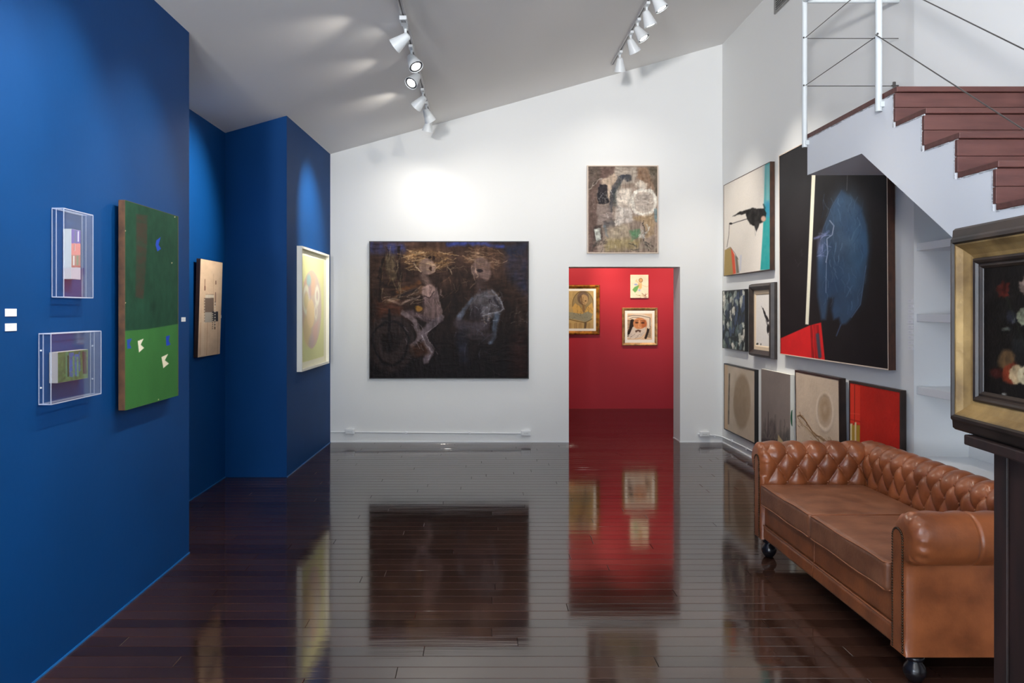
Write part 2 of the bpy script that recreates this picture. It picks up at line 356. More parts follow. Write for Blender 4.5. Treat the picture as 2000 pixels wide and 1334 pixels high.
class Art:
    """quad: the painted face's corners (TL, TR, BR, BL) in the sketch frame the shapes are drawn in"""
    def __init__(s, quad, nx, ny, bg, seed=1, zoom=(0, 0, 1)):
        s.zoom = (0, 0, 1); s.nx, s.ny = nx, ny; s.seed = seed
        A = []; B = []
        for (x, y), (u, v) in zip(quad, ((0, 0), (1, 0), (1, 1), (0, 1))):
            A.append([x, y, 1, 0, 0, 0, -u*x, -u*y]); B.append(u); A.append([0, 0, 0, x, y, 1, -v*x, -v*y]); B.append(v)
        h = np.linalg.solve(np.array(A, float), np.array(B, float)); s.H = np.append(h, 1).reshape(3, 3)
        # pixel centres in sketch coordinates
        U, V = np.meshgrid((np.arange(nx)+.5)/nx, (np.arange(ny)+.5)/ny)
        Q = np.linalg.inv(s.H) @ np.stack([U.ravel(), V.ravel(), np.ones(U.size)])
        s.X = (Q[0]/Q[2]).reshape(ny, nx); s.Y = (Q[1]/Q[2]).reshape(ny, nx)
        s.X0, s.Y0 = s.X, s.Y; s.U, s.V = U, V
        s.C = np.ones((ny, nx, 3))*np.array(bg, float); s.R = np.zeros((ny, nx))
        if zoom: s.z(*zoom)
    def z(s, x0, y0, k): s.X = (s.X0-x0)*k; s.Y = (s.Y0-y0)*k; s.px = k; return s
    def _nz(s, amt, cx, cy):
        s.seed += 7
        return 1-amt+amt*np.clip((fbm(s.nx, s.ny, cx, cy, s.seed)-.28)*2.6, 0, 1) if amt else 1
    def put(s, m, col, a=1.0, nz=0.0, nc=(18, 18), rel=0.0):
        m = np.clip(m, 0, 1)*a*s._nz(nz, *nc); s.C += (np.array(col, float)-s.C)*m[..., None]; s.R += rel*m; return s
    def wob(s, amt, n=9):
        s.seed += 3
        return ((fbm(s.nx, s.ny, n, n, s.seed)-.5)*2*amt, (fbm(s.nx, s.ny, n, n, s.seed+50)-.5)*2*amt) if amt else (0, 0)
    def poly(s, pts, col, a=1, soft=1.5, nz=0, nc=(18, 18), w=0, rel=0):
        wx, wy = s.wob(w); X, Y = s.X+wx, s.Y+wy; P = np.array(pts, float); d = np.full(X.shape, 1e9); ins = np.zeros(X.shape, bool)
        for (x0, y0), (x1, y1) in zip(P, np.roll(P, -1, 0)):
            dx, dy = x1-x0, y1-y0; t = np.clip(((X-x0)*dx+(Y-y0)*dy)/(dx*dx+dy*dy+1e-9), 0, 1)
            d = np.minimum(d, np.hypot(X-x0-t*dx, Y-y0-t*dy))
            c = ((y0 <= Y) != (y1 <= Y)) & (X < dx*(Y-y0)/(dy if abs(dy) > 1e-9 else 1e-9)+x0); ins ^= c
        return s.put(.5+np.where(ins, d, -d)/(2*soft), col, a, nz, nc, rel)
    def ell(s, cx, cy, rx, ry, col, a=1, soft=1.5, rot=0, nz=0, nc=(18, 18), w=0, ring=None, rel=0):
        wx, wy = s.wob(w); c, q = math.cos(math.radians(rot)), math.sin(math.radians(rot)); X, Y = s.X+wx-cx, s.Y+wy-cy
        r = np.hypot((X*c+Y*q)/rx, (-X*q+Y*c)/ry); k = min(rx, ry)
        d = (1-r)*k if ring is None else ring-np.abs(1-r)*k
        return s.put(.5+d/(2*soft), col, a, nz, nc, rel)
    def stroke(s, pts, wd, col, a=1, soft=1.5, nz=0, nc=(18, 18), w=0, rel=0):
        wx, wy = s.wob(w); X, Y = s.X+wx, s.Y+wy; d = np.full(X.shape, 1e9); P = np.array(pts, float)
        ws = np.linspace(wd[0], wd[1], len(P)) if isinstance(wd, (tuple, list)) else np.full(len(P), wd)
        for i in range(len(P)-1):
            (x0, y0), (x1, y1) = P[i], P[i+1]; dx, dy = x1-x0, y1-y0
            t = np.clip(((X-x0)*dx+(Y-y0)*dy)/(dx*dx+dy*dy+1e-9), 0, 1)
            d = np.minimum(d, np.hypot(X-x0-t*dx, Y-y0-t*dy)-.5*(ws[i]+(ws[i+1]-ws[i])*t))
        return s.put(.5-d/(2*soft), col, a, nz, nc, rel)
    def rect(s, x0, y0, x1, y1, col, **k): return s.poly([(x0, y0), (x1, y0), (x1, y1), (x0, y1)], col, **k)
    def tone(s, amt, cx, cy, col=None):
        s.seed += 5; n = (fbm(s.nx, s.ny, cx, cy, s.seed)-.5)*2
        if col is None: s.C *= (1+amt*n)[..., None]
        else: s.C += (np.array(col, float)-s.C)*np.clip(n*amt*2, 0, 1)[..., None]
        return s
    def brush(s, amt, cells, streak=0.0, sx=40, sy=12):
        for a, c in ((amt, cells), (amt*.4, cells*4)):
            s.seed += 11; dx = (fbm(s.nx, s.ny, c, c, s.seed, 3)-.5)*2*a; dy = (fbm(s.nx, s.ny, c, c, s.seed+77, 3)-.5)*2*a
            ix = np.clip(np.arange(s.nx)[None, :]+dx, 0, s.nx-1).astype(int); iy = np.clip(np.arange(s.ny)[:, None]+dy, 0, s.ny-1).astype(int); s.C = s.C[iy, ix]; s.R = s.R[iy, ix]
        if streak:
            n = (fbm(s.nx, s.ny, sx, sy, s.seed+5)-.5)*2; n2 = (fbm(s.nx, s.ny, sy*1.5, sx, s.seed+6)-.5)*2; m = fbm(s.nx, s.ny, 5, 5, s.seed+8)*1.6-.3
            n = n*np.clip(m, 0, 1)+n2*np.clip(1-m, 0, 1); s.C *= (1+streak*2*n)[..., None]; s.R += .8*n
        return s
    def scribble(s, box_, n, ln, wd, cols, a=.5, nz=.5, ang=None, rel=.3):
        r = np.random.RandomState(s.seed)
        for _ in range(n):
            x, y = r.uniform(box_[0], box_[2]), r.uniform(box_[1], box_[3]); t = r.uniform(0, math.pi) if ang is None else math.radians(ang+r.uniform(-25, 25))
            l = ln*r.uniform(.5, 1.2); b = r.uniform(-.35, .35)*l
            s.stroke([(x-l/2*math.cos(t), y-l/2*math.sin(t)), (x+b*math.sin(t)*.5, y-b*math.cos(t)*.5), (x+l/2*math.cos(t), y+l/2*math.sin(t))], wd*r.uniform(.5, 1.3), cols[r.randint(len(cols))], a, nz=nz, rel=rel)
        return s
    def mesh(s, name, w, h, m, parent, y, x0=None, z0=0.0, relief=0.0):
        """grid of w x h metres in the local xz plane at depth y, facing -y; lower edge at z0"""
        nx, ny = s.nx, s.ny; x0 = -w/2 if x0 is None else x0
        xs = x0+np.linspace(0, w, nx); zs = z0+h-np.linspace(0, h, ny)
        co = np.zeros((ny, nx, 3)); co[..., 0] = xs; co[..., 2] = zs[:, None]; co[..., 1] = y
        if relief: co[..., 1] -= relief*np.clip(s.R+.35*fbm(nx, ny, nx/5, ny/5, s.seed+9, 2), 0, 2)
        i = np.arange(nx*ny).reshape(ny, nx); q = np.stack([i[1:, :-1], i[1:, 1:], i[:-1, 1:], i[:-1, :-1]], -1).reshape(-1, 4)
        me = bpy.data.meshes.new(name); me.vertices.add(nx*ny); me.vertices.foreach_set('co', co.ravel())
        me.loops.add(q.size); me.loops.foreach_set('vertex_index', q.ravel().astype(np.int32)); me.polygons.add(len(q))
        me.polygons.foreach_set('loop_start', np.arange(0, q.size, 4, dtype=np.int32)); me.polygons.foreach_set('use_smooth', np.ones(len(q), bool)); me.update(calc_edges=True)
        c = np.ones((ny*nx, 4), np.float32); c[:, :3] = lin(np.clip(s.C, 0, 255)).reshape(-1, 3)
        at = me.color_attributes.new('paint', 'FLOAT_COLOR', 'POINT'); at.data.foreach_set('color', c.ravel()); me.validate()
        return link(name, me, m, parent)

def frame_mesh(name, w, h, prof, m, parent, z0=0.0, x0=None):
    """mitred moulding: prof = [(inset, protrusion)], swept round the rectangle"""
    x0 = -w/2 if x0 is None else x0
    bm = bmesh.new(); rings = []
    for (i, p) in prof:
        rings.append([bm.verts.new((x, -p, z)) for x, z in ((x0+i, z0+i), (x0+w-i, z0+i), (x0+w-i, z0+h-i), (x0+i, z0+h-i))])
    rings.append(rings[0])
    for A, B in zip(rings, rings[1:]):
        for k in range(4): bm.faces.new((A[k], A[(k+1) % 4], B[(k+1) % 4], B[k]))
    return bm_obj(name, bm, m, parent)

ROT = {'L': math.pi/2, 'B': 0.0, 'R': -math.pi/2}
def hang(name, wall, along0, along1, z0, z1, wallpos, label, rz=0.0, tilt=0.0, cat='painting', group=None):
    """Empty at the middle of the lower edge on the wall; returns it with width and height"""
    w, h = abs(along1-along0), z1-z0; c = (along0+along1)/2
    loc = (c, wallpos, z0) if wall == 'B' else (wallpos, c, z0)
    e = empty(name, loc, ROT[wall]+rz, label, cat, group)
    if tilt: e.rotation_euler[0] = tilt
    return e, w, h
def slab(e, name, w, h, y0, y1, m, bev=.002):
    return box_obj(name, (-w/2, w/2, -y1, -y0, 0, h), m, e, bev)

# ---- big dark painting on the back wall
e, w, h = hang('dark_painting', 'B', -1.298, .568, .7486, 2.357, BACK_Y, 'large dark oil painting of two seated figures in a thin black frame')
slab(e, 'stretcher', w-.016, h-.016, .002, .034, 'black').location.z = .008
frame_mesh('frame', w, h, [(0, .002), (0, .042), (.009, .042), (.009, .03)], 'black', e)
A = Art([(721+1, 471+1), (1033-1, 471+1), (1033-1, 739), (722, 739)], 380, 326, (52, 41, 36), 3, (700, 440, 3.922))
A.C *= (1.12-.62*A.V)[..., None]; A.tone(.35, 5, 5); A.tone(.25, 30, 8)
A.put(np.clip(A.V*1.6-.6, 0, 1), (27, 24, 27), .8)
A.stroke([(90, 160), (310, 180)], 95, (52, 62, 112), .75, 22, nz=.8, nc=(30, 8), rel=.3).stroke([(680, 145), (900, 138), (1100, 150)], 30, (50, 62, 122), .9, 10, nz=.6)
A.poly([(1110, 140), (1300, 130), (1300, 560), (1150, 420)], (38, 44, 66), .8, 30, nz=.5).poly([(1180, 820), (1300, 800), (1300, 1165), (1160, 1165)], (44, 30, 28), .7, 40)
A.poly([(130, 560), (330, 600), (380, 760), (130, 760)], (74, 48, 38), .8, 35, nz=.4)
A.ell(245, 900, 125, 150, (44, 38, 38), .9, 12, ring=60).ell(245, 900, 135, 165, (24, 21, 23), .9, 5, ring=8).stroke([(235, 650), (240, 960)], 18, (24, 20, 22), .9, 4)
for p in ([(190, 250), (150, 400), (190, 440)], [(300, 160), (320, 430)], [(180, 270), (160, 580)]): A.stroke(p, 16, (34, 28, 26), .9, 5, rel=-.2)
A.stroke([(240, 240), (260, 400)], (70, 50), (112, 104, 82), .8, 10, nz=.7, nc=(40, 8), rel=.4)
A.ell(520, 260, 185, 92, (100, 80, 58), .85, 14, nz=.6, nc=(10, 34), w=10, rel=.6).scribble((330, 180, 700, 300), 26, 150, 10, [(150, 126, 92), (124, 94, 58), (60, 48, 40), (168, 150, 120)], .6, .5, 0)
A.ell(525, 310, 62, 62, (124, 108, 100), .95, 6, nz=.35, rel=.5).ell(548, 240, 12, 14, (44, 34, 30)).ell(580, 246, 10, 12, (44, 34, 30)).ell(545, 325, 12, 18, (52, 38, 32), .9, 3)
A.scribble((440, 230, 700, 350), 16, 70, 6, [(150, 130, 100), (60, 46, 38), (176, 162, 140)], .6, .4)
A.stroke([(500, 380), (540, 470)], 50, (86, 74, 70), .9, 12)
A.stroke([(480, 480), (330, 540), (210, 590)], (60, 34), (88, 72, 60), .9, 8, nz=.5, rel=.4).stroke([(460, 430), (300, 510)], 30, (104, 72, 46), .8, 8, nz=.5).stroke([(470, 530), (320, 600), (230, 570)], 14, (140, 128, 120), .7, 4, nz=.5, rel=.5).stroke([(440, 480), (300, 555)], 18, (38, 34, 36), .8, 5)
A.poly([(495, 460), (600, 470), (640, 720), (520, 750), (490, 680)], (96, 84, 84), .95, 8, nz=.3, rel=.4).ell(530, 495, 52, 48, (138, 120, 116), .9, 7, nz=.3, rel=.5).stroke([(490, 530), (545, 545), (570, 500)], 7, (40, 32, 34), .9, 2)
A.stroke([(600, 500), (632, 690)], 7, (150, 140, 138), .5, 3, nz=.5).stroke([(500, 560), (490, 700)], 8, (44, 36, 38), .8, 3)
A.ell(455, 635, 26, 24, (132, 102, 48), .9, 6, nz=.3)
A.stroke([(340, 670), (430, 740), (470, 850), (410, 920)], (46, 26), (104, 96, 100), .95, 6, nz=.35, rel=.5).stroke([(380, 660), (540, 730)], 40, (84, 74, 78), .8, 10)
A.stroke([(620, 710), (540, 770), (490, 840), (545, 960), (510, 1040)], (56, 44), (92, 86, 92), .95, 7, nz=.35, rel=.5).stroke([(480, 840), (550, 970), (530, 1030)], 8, (150, 150, 158), .6, 2, nz=.5).stroke([(600, 760), (510, 830), (575, 950)], 7, (146, 142, 150), .5, 2, nz=.5)
A.poly([(400, 920), (500, 890), (540, 980), (420, 1010)], (62, 42, 30), .7, 18)
A.ell(965, 245, 165, 80, (84, 66, 52), .85, 16, nz=.6, nc=(10, 30), w=10, rel=.5).scribble((830, 180, 1100, 300), 22, 130, 9, [(124, 102, 80), (58, 46, 40), (140, 124, 104)], .5, .5, 10)
A.ell(940, 340, 75, 90, (100, 86, 82), .95, 8, nz=.35, rel=.4).ell(940, 343, 24, 12, (36, 30, 32), .95, 3).stroke([(905, 330), (912, 385), (900, 395)], 9, (150, 132, 116), .7, 3).stroke([(890, 405), (945, 408)], 7, (64, 44, 40), .9, 2).stroke([(870, 310), (880, 400), (915, 450)], 6, (150, 136, 122), .4, 2)
A.stroke([(930, 430), (930, 520)], 70, (62, 52, 50), .9, 14, nz=.4)
A.poly([(870, 540), (1020, 480), (1090, 540), (1105, 650), (1000, 730), (930, 700), (840, 640)], (84, 84, 90), .92, 12, nz=.35, rel=.3).poly([(870, 600), (950, 620), (945, 720), (840, 720)], (44, 40, 44), .8, 12)
A.stroke([(1020, 490), (1080, 540), (1108, 640), (1060, 670), (960, 690)], 9, (150, 160, 172), .6, 4, nz=.5, rel=.4).stroke([(1040, 540), (1080, 640)], 22, (40, 38, 44), .8, 5).ell(1003, 577, 12, 18, (40, 34, 38), .9, 3)
A.stroke([(860, 560), (800, 640), (770, 700)], (26, 44), (92, 104, 122), .85, 8, nz=.4, rel=.4).stroke([(770, 740), (850, 770), (960, 760)], 74, (64, 60, 66), .9, 14, nz=.3).stroke([(1060, 690), (1040, 800), (1010, 900)], (46, 30), (82, 96, 114), .85, 10, nz=.5, rel=.3).stroke([(860, 830), (990, 850)], 80, (54, 50, 54), .8, 18)
A.stroke([(790, 800), (800, 1010)], 80, (38, 40, 52), .8, 20, nz=.5).scribble((960, 620, 1060, 740), 16, 40, 6, [(130, 140, 150), (50, 50, 56), (110, 104, 96)], .6, .4)
A.scribble((100, 200, 1290, 700), 46, 110, 7, [(86, 70, 54), (36, 30, 28), (98, 88, 74), (60, 46, 40)], .35, .6).scribble((100, 700, 1290, 1160), 26, 120, 8, [(58, 50, 48), (20, 18, 20), (66, 64, 68)], .3, .6)
A.scribble((1160, 640, 1290, 760), 8, 60, 6, [(110, 112, 108)], .35, .6)
A.scribble((170, 190, 330, 560), 26, 90, 7, [(120, 112, 92), (70, 62, 50), (30, 26, 26), (96, 80, 60)], .55, .4, 80).scribble((340, 200, 720, 360), 40, 60, 5, [(158, 140, 110), (96, 78, 58), (44, 36, 32)], .55, .4, 10).scribble((200, 480, 480, 600), 22, 90, 6, [(128, 114, 100), (60, 50, 44), (150, 138, 126)], .5, .4, 155)
A.scribble((500, 450, 640, 740), 26, 60, 6, [(132, 118, 116), (64, 54, 56), (110, 98, 96)], .5, .4, 85).scribble((350, 680, 620, 1040), 22, 60, 5, [(126, 122, 130), (50, 44, 48)], .5, .4, 55).scribble((840, 190, 1110, 330), 30, 60, 5, [(120, 102, 84), (56, 46, 42), (140, 126, 108)], .5, .4, 10)
A.scribble((840, 480, 1110, 740), 34, 60, 6, [(120, 126, 136), (54, 54, 60), (90, 92, 100)], .5, .4).scribble((640, 300, 880, 520), 22, 60, 6, [(90, 72, 58), (34, 28, 28), (116, 104, 88)], .5, .5).scribble((740, 740, 1080, 1000), 24, 80, 7, [(70, 72, 84), (30, 28, 32)], .45, .5)
A.brush(5, 10, .22, 60, 14); A.C = np.clip((A.C-40)*1.25+36, 8, 255)*np.array((1.02, .97, .95))
A.mesh('canvas', w-.018, h-.018, 'oil', e, -.036, z0=.009, relief=.004)

# ---- grey-brown abstract above the doorway
e, w, h = hang('abstract_painting', 'B', 1.25, 2.081, 2.214, 3.243, BACK_Y, 'grey brown abstract painting with a pale ring in a thin pale frame above the doorway')
slab(e, 'stretcher', w-.02, h-.02, .002, .03, 'canvasedge').location.z = .01
frame_mesh('frame', w, h, [(0, .002), (0, .042), (.012, .042), (.012, .026)], 'paleframe', e)
A = Art([(1149, 325), (1284.5, 325), (1285, 493), (1149.5, 493)], 190, 232, (150, 134, 122), 11, (1130, 310, 6.672))
A.tone(.12, 5, 5).poly([(130, 100), (470, 100), (470, 190), (300, 260), (250, 420), (245, 1210), (130, 1210)], (104, 86, 80), .95, 16, nz=.2).poly([(130, 100), (300, 100), (280, 260), (140, 380)], (96, 88, 80), .8, 20, nz=.4)
A.poly([(470, 100), (760, 100), (740, 300), (520, 350), (470, 180)], (168, 158, 146), .9, 18, nz=.3).poly([(310, 260), (470, 190), (510, 240), (400, 540), (370, 330), (300, 320)], (186, 166, 146), .9, 8, nz=.3)
A.poly([(770, 110), (900, 110), (990, 300), (960, 420), (860, 330), (760, 250)], (132, 106, 86), .9, 18, nz=.4).poly([(900, 100), (1035, 100), (1035, 600), (990, 420)], (88, 82, 72), .9, 16, nz=.5)
A.stroke([(640, 240), (560, 240), (480, 360), (420, 560), (410, 770)], (96, 44), (64, 66, 72), .95, 8, nz=.45, nc=(30, 10), rel=.3).stroke([(520, 330), (470, 480), (480, 600)], 60, (84, 88, 86), .8, 10, nz=.6)
A.poly([(270, 330), (370, 330), (385, 560), (350, 590), (255, 585), (250, 370)], (50, 48, 52), .97, 8, nz=.1).scribble((280, 420, 350, 540), 8, 50, 8, [(150, 146, 146)], .6, .5)
A.poly([(240, 600), (400, 600), (480, 800), (380, 880), (240, 830)], (142, 128, 122), .9, 16, nz=.3).poly([(330, 820), (480, 800), (480, 870), (360, 900)], (92, 88, 88), .8, 16)
A.poly([(500, 400), (680, 390), (690, 620), (500, 610)], (226, 216, 202), .9, 20, nz=.4, rel=.4).poly([(480, 620), (700, 640), (720, 790), (540, 870), (480, 840)], (206, 198, 190), .85, 20, nz=.5, rel=.3)
A.ell(850, 560, 165, 175, (190, 178, 166), .9, 10, nz=.25).ell(850, 560, 150, 160, (232, 226, 214), .95, 8, ring=22, nz=.45, rel=.6).ell(850, 550, 95, 100, (172, 160, 150), .7, 20).ell(820, 340, 80, 46, (226, 216, 200), .8, 14, nz=.3)
A.stroke([(310, 250), (200, 320), (140, 390)], 8, (196, 188, 178), .7, 3, nz=.4)
A.poly([(720, 750), (980, 700), (1000, 980), (880, 1020), (850, 820), (720, 790)], (168, 144, 114), .9, 16, nz=.3).stroke([(845, 800), (852, 930), (848, 1060)], 9, (44, 42, 42), .9, 3).poly([(985, 640), (1035, 660), (1035, 830), (1000, 820)], (116, 150, 160), .85, 12, nz=.4)
A.poly([(400, 880), (660, 850), (700, 1100), (360, 1180)], (176, 162, 140), .8, 26, nz=.4).poly([(360, 1040), (820, 1040), (780, 1170), (340, 1200)], (158, 142, 104), .85, 30, nz=.3).poly([(670, 920), (790, 910), (800, 1000), (680, 1060)], (98, 140, 104), .9, 14, nz=.5, rel=.3)
A.poly([(205, 860), (310, 850), (320, 1060), (200, 1060)], (74, 66, 64), .8, 14).poly([(215, 900), (292, 900), (292, 1040), (225, 1100)], (204, 206, 196), .95, 8, nz=.4, rel=.4).stroke([(350, 880), (380, 1000)], 30, (110, 128, 138), .7, 10, nz=.6)
A.scribble((790, 900, 900, 1030), 12, 70, 14, [(222, 220, 212), (190, 186, 176)], .7, .5).scribble((700, 1090, 1030, 1200), 18, 90, 18, [(70, 68, 66), (96, 90, 84), (150, 140, 124)], .7, .5).scribble((140, 1060, 360, 1200), 14, 80, 16, [(110, 98, 88), (84, 78, 74)], .6, .5)
A.scribble((140, 110, 1030, 1200), 60, 70, 7, [(206, 196, 182), (108, 96, 88), (176, 166, 154)], .35, .6, 90)
A.scribble((300, 380, 720, 860), 50, 70, 9, [(230, 224, 214), (150, 140, 132), (206, 196, 182), (120, 110, 104)], .5, .5, 80).scribble((680, 360, 1010, 740), 46, 70, 9, [(236, 230, 220), (168, 156, 144), (140, 126, 112)], .45, .5)
A.brush(5, 12, .16, 50, 14); A.C = np.clip((A.C-140)*1.12+142, 0, 255)
A.mesh('canvas', w-.024, h-.024, 'oil', e, -.032, z0=.012, relief=.003)

# ---- long green painting on the blue wall
e, w, h = hang('green_painting', 'L', 4.038, 4.754, 1.041, 2.11, -1.858, 'tall two-tone green painting with small blue and white swallowtail flags on the blue wall')
slab(e, 'stretcher', w, h, .022, .056, 'browngreen', .003)
A = Art([(244.6, 388.8), (349, 424), (349, 773.7), (244.6, 800.6)], 150, 300, (32, 66, 50), 21, (0, 360, 2.78))
A.tone(.12, 4, 6).tone(.10, 20, 20).poly([(675, 792), (800, 785), (975, 760), (975, 1160), (670, 1235)], (58, 112, 58), 1, 2).tone(.06, 6, 6)
A.poly([(742, 160), (802, 170), (800, 330), (790, 500), (780, 620), (738, 610), (742, 400)], (66, 54, 46), .85, 5, nz=.45, nc=(8, 60))
def flag(pts, col, a=1): A.poly(pts, col, a, 1.2)
flag([(850, 306), (874, 288), (862, 330), (876, 352), (856, 366), (846, 330)], (38, 72, 176)); flag([(692, 838), (718, 834), (706, 862), (716, 884), (694, 890)], (44, 78, 160))
flag([(902, 826), (924, 822), (916, 850), (928, 872), (904, 878)], (36, 68, 176)); flag([(750, 848), (782, 836), (766, 868), (784, 886), (757, 910)], (236, 230, 208)); flag([(878, 938), (914, 922), (896, 956), (918, 974), (888, 998)], (236, 228, 200))
for x, y in ((950, 182), (934, 430), (862, 1167), (683, 250), (684, 640)): A.ell(x, y, 3, 3, (220, 200, 160), .9, 1)
A.stroke([(681, 82), (968, 180), (968, 1152), (682, 1224), (681, 82)], 3, (110, 84, 54), .8, 1.2)
A.mesh('canvas', w, h, 'matte', e, -.0565)

# ---- beige construction in the recess (tilted slightly forward)
e, w, h = hang('geometric_painting', 'L', 6.566, 7.127, 1.16, 1.978, -2.366, 'narrow beige painting with small dark geometric blocks hung in the blue recess', tilt=.03)
slab(e, 'stretcher', w, h, .002, .036, 'thinframe', .002)
A = Art([(390.7, 504.7), (433.8, 512.4), (427.8, 691.7), (386.7, 697.8)], 90, 190, (206, 178, 150), 31, (370, 490, 5.8))
A.tone(.06, 5, 14).rect(160, 545, 268, 708, (112, 96, 86)).rect(170, 708, 252, 822, (166, 158, 146)).rect(250, 700, 316, 810, (52, 52, 58))
A.rect(176, 510, 268, 545, (190, 178, 160)).stroke([(180, 505), (268, 508)], 4, (96, 76, 62), .9)
for k in range(8): A.stroke([(182+12*k, 512), (182+12*k, 543)], 5, (226, 214, 194), .9, 1)
for x, y0, y1, c in ((170, 330, 460, (150, 120, 100)), (170, 412, 455, (92, 54, 44)), (288, 485, 590, (128, 100, 86)), (292, 350, 385, (110, 80, 66)), (284, 590, 640, (120, 110, 100)), (256, 810, 902, (110, 88, 74)), (280, 820, 895, (60, 50, 46)), (166, 550, 820, (146, 122, 104))): A.stroke([(x, y0), (x, y1)], 11, c, .9, 1)
for k in range(9): A.rect(276, 600+32*k, 288, 614+32*k, (214, 204, 186)); A.rect(162, 560+32*k, 172, 572+32*k, (212, 196, 172)); A.rect(252, 720+22*k, 262, 730+22*k, (202, 188, 166))
for x in (128, 200, 316): A.stroke([(x, 820), (x-8, 1180)], 3, (150, 108, 78), .8, 1)
A.stroke([(264, 270), (264, 500)], 2.5, (160, 124, 96), .7, 1); A.rect(134, 720, 165, 1180, (214, 190, 164), a=.7)
A.mesh('canvas', w-.004, h-.004, 'matte', e, -.0366, z0=.002)

# ---- yellow-green print in a white box frame on the column
ywall = -1.797+(8.4-7.396)*.019
e, w, h = hang('yellow_print', 'L', 7.767, 9.05, .949, 2.179, ywall-.001, 'large pale yellow print with a mauve oval vase motif in a white box frame', rz=-.019, cat='framed print')
frame_mesh('frame', w, h, [(0, .002), (0, .052), (.022, .052), (.022, .02)], 'whiteframe', e)
slab(e, 'backing', w-.04, h-.04, .002, .018, 'canvasedge').location.z = .02
A = Art([(591, 485), (638, 500), (638, 708), (591, 721)], 130, 210, (244, 240, 222), 41, (560, 460, 4.76))
A.poly([(150, 178), (352, 225), (350, 1130), (148, 1185)], (226, 226, 142), 1, 2).put(np.clip((A.Y-600)/500, 0, 1)*((A.X > 150) & (A.X < 351) & (A.Y < 1180-(A.X-150)*.27)), (206, 214, 136), .8)
A.ell(249, 685, 80, 365, (196, 160, 156), .95, 2).poly([(185, 440), (250, 330), (318, 520), (250, 560)], (212, 142, 120), .7, 14).ell(228, 420, 18, 60, (104, 168, 190), .9, 5).ell(300, 640, 28, 240, (186, 164, 176), .8, 10).ell(212, 880, 32, 140, (226, 190, 120), .8, 8)
A.ell(207, 600, 24, 110, (236, 232, 214), .95, 3, ring=6).ell(207, 610, 18, 70, (214, 190, 130), .9, 5).ell(242, 725, 32, 135, (234, 190, 140), .95, 3).ell(296, 560, 14, 70, (238, 234, 226), .9, 3, ring=5).ell(286, 710, 10, 55, (232, 226, 214), .8, 3, ring=3).ell(235, 520, 12, 70, (150, 110, 160), .6, 6).poly([(262, 850), (310, 780), (290, 960), (250, 1045)], (206, 140, 150), .7, 8).ell(250, 980, 24, 60, (176, 150, 186), .5, 8)
A.C += (np.array((240, 238, 206))-A.C)*.48  # pale reflection of the glass mixed into the print colours
A.mesh('print', w-.044, h-.044, 'print', e, -.0195, z0=.022)

# ---- acrylic boxes on the blue wall
def acrylic(y0, y1, z0, z1, label, ped):
    d = .0535; e, w, h = hang('acrylic_case', 'L', y0, y1, z0, z1, -1.857, label, cat='display case', group='clear acrylic cases on the blue wall')
    t = .004
    box_obj('front_sheet', (-w/2, w/2, -d, -d+t, 0, h), 'acrylic', e)
    for n, b in (('side_sheet', (-w/2, -w/2+t, -d+t, -.001, 0, h)), ('side_sheet', (w/2-t, w/2, -d+t, -.001, 0, h)), ('top_sheet', (-w/2+t, w/2-t, -d+t, -.001, h-t, h)), ('bottom_sheet', (-w/2+t, w/2-t, -d+t, -.001, 0, t))): box_obj(n, b, 'acrylic', e)
    q = .0020; bm = bmesh.new()
    for yy in (-d, -.003, -.021):
        for xx in (-w/2, w/2): box(bm, xx-q, xx+q, yy-q*.6, yy+q*.6, 0, h)
        for zz in (0, h): box(bm, -w/2, w/2, yy-q*.6, yy+q*.6, zz-q, zz+q)
    for xx in (-w/2, w/2):
        for zz in (0, h): box(bm, xx-q, xx+q, -d, -.002, zz-q, zz+q)
    bm_obj('polished_edges', bm, 'acredge', e)
    if ped:
        for xx in (-w/2-.001, w/2+.001):
            for zz in (.07, h-.07):
                bm = bmesh.new(); lathe(bm, [(0, -.002), (.004, -.001), (.004, .001), (0, .002)], 10, Matrix.Translation((xx, -.012, zz)) @ Matrix.Rotation(math.pi/2, 4, 'Y')); bm_obj('screw', bm, 'metalw', e)
acrylic(3.449, 3.709, 1.6075, 1.992, 'upright clear acrylic case holding a narrow pink and white painted block', False)
acrylic(3.346, 3.788, 1.154, 1.451, 'wide clear acrylic case holding a small green painted block', True)
e, w, h = hang('striped_block', 'L', 3.542, 3.625, 1.689, 1.9125, -1.857, 'narrow white block painted with violet and salmon bands inside the upright acrylic case', cat='painted block')
slab(e, 'body', w, h, .0015, .038, 'whiteframe', .001)
A = Art([(499, 358), (615, 375), (625, 990), (499, 980)], 40, 90, (214, 208, 214), 51)
A.rect(490, 350, 640, 528, (122, 96, 176)).rect(540, 380, 562, 520, (112, 116, 146)).rect(578, 385, 594, 505, (236, 228, 238)).rect(490, 528, 640, 670, (238, 142, 128)).rect(534, 540, 540, 610, (120, 80, 76)).rect(542, 540, 548, 620, (240, 214, 204)).rect(490, 670, 640, 825, (190, 128, 110)).rect(522, 678, 540, 800, (240, 232, 222)).rect(568, 675, 590, 810, (140, 150, 110)).rect(490, 800, 640, 826, (198, 106, 88))
A.mesh('painted_face', w-.002, h-.002, 'matte', e, -.0384, z0=.001)
e, w, h = hang('green_block', 'L', 3.428, 3.693, 1.236, 1.369, -1.857, 'small green block with blue stripes and a brown bar inside the wide acrylic case', cat='painted block')
slab(e, 'body', w, h, .0015, .038, 'canvasedge', .001)
A = Art([(385, 435), (830, 392), (818, 795), (385, 868)], 110, 70, (92, 118, 64), 61)
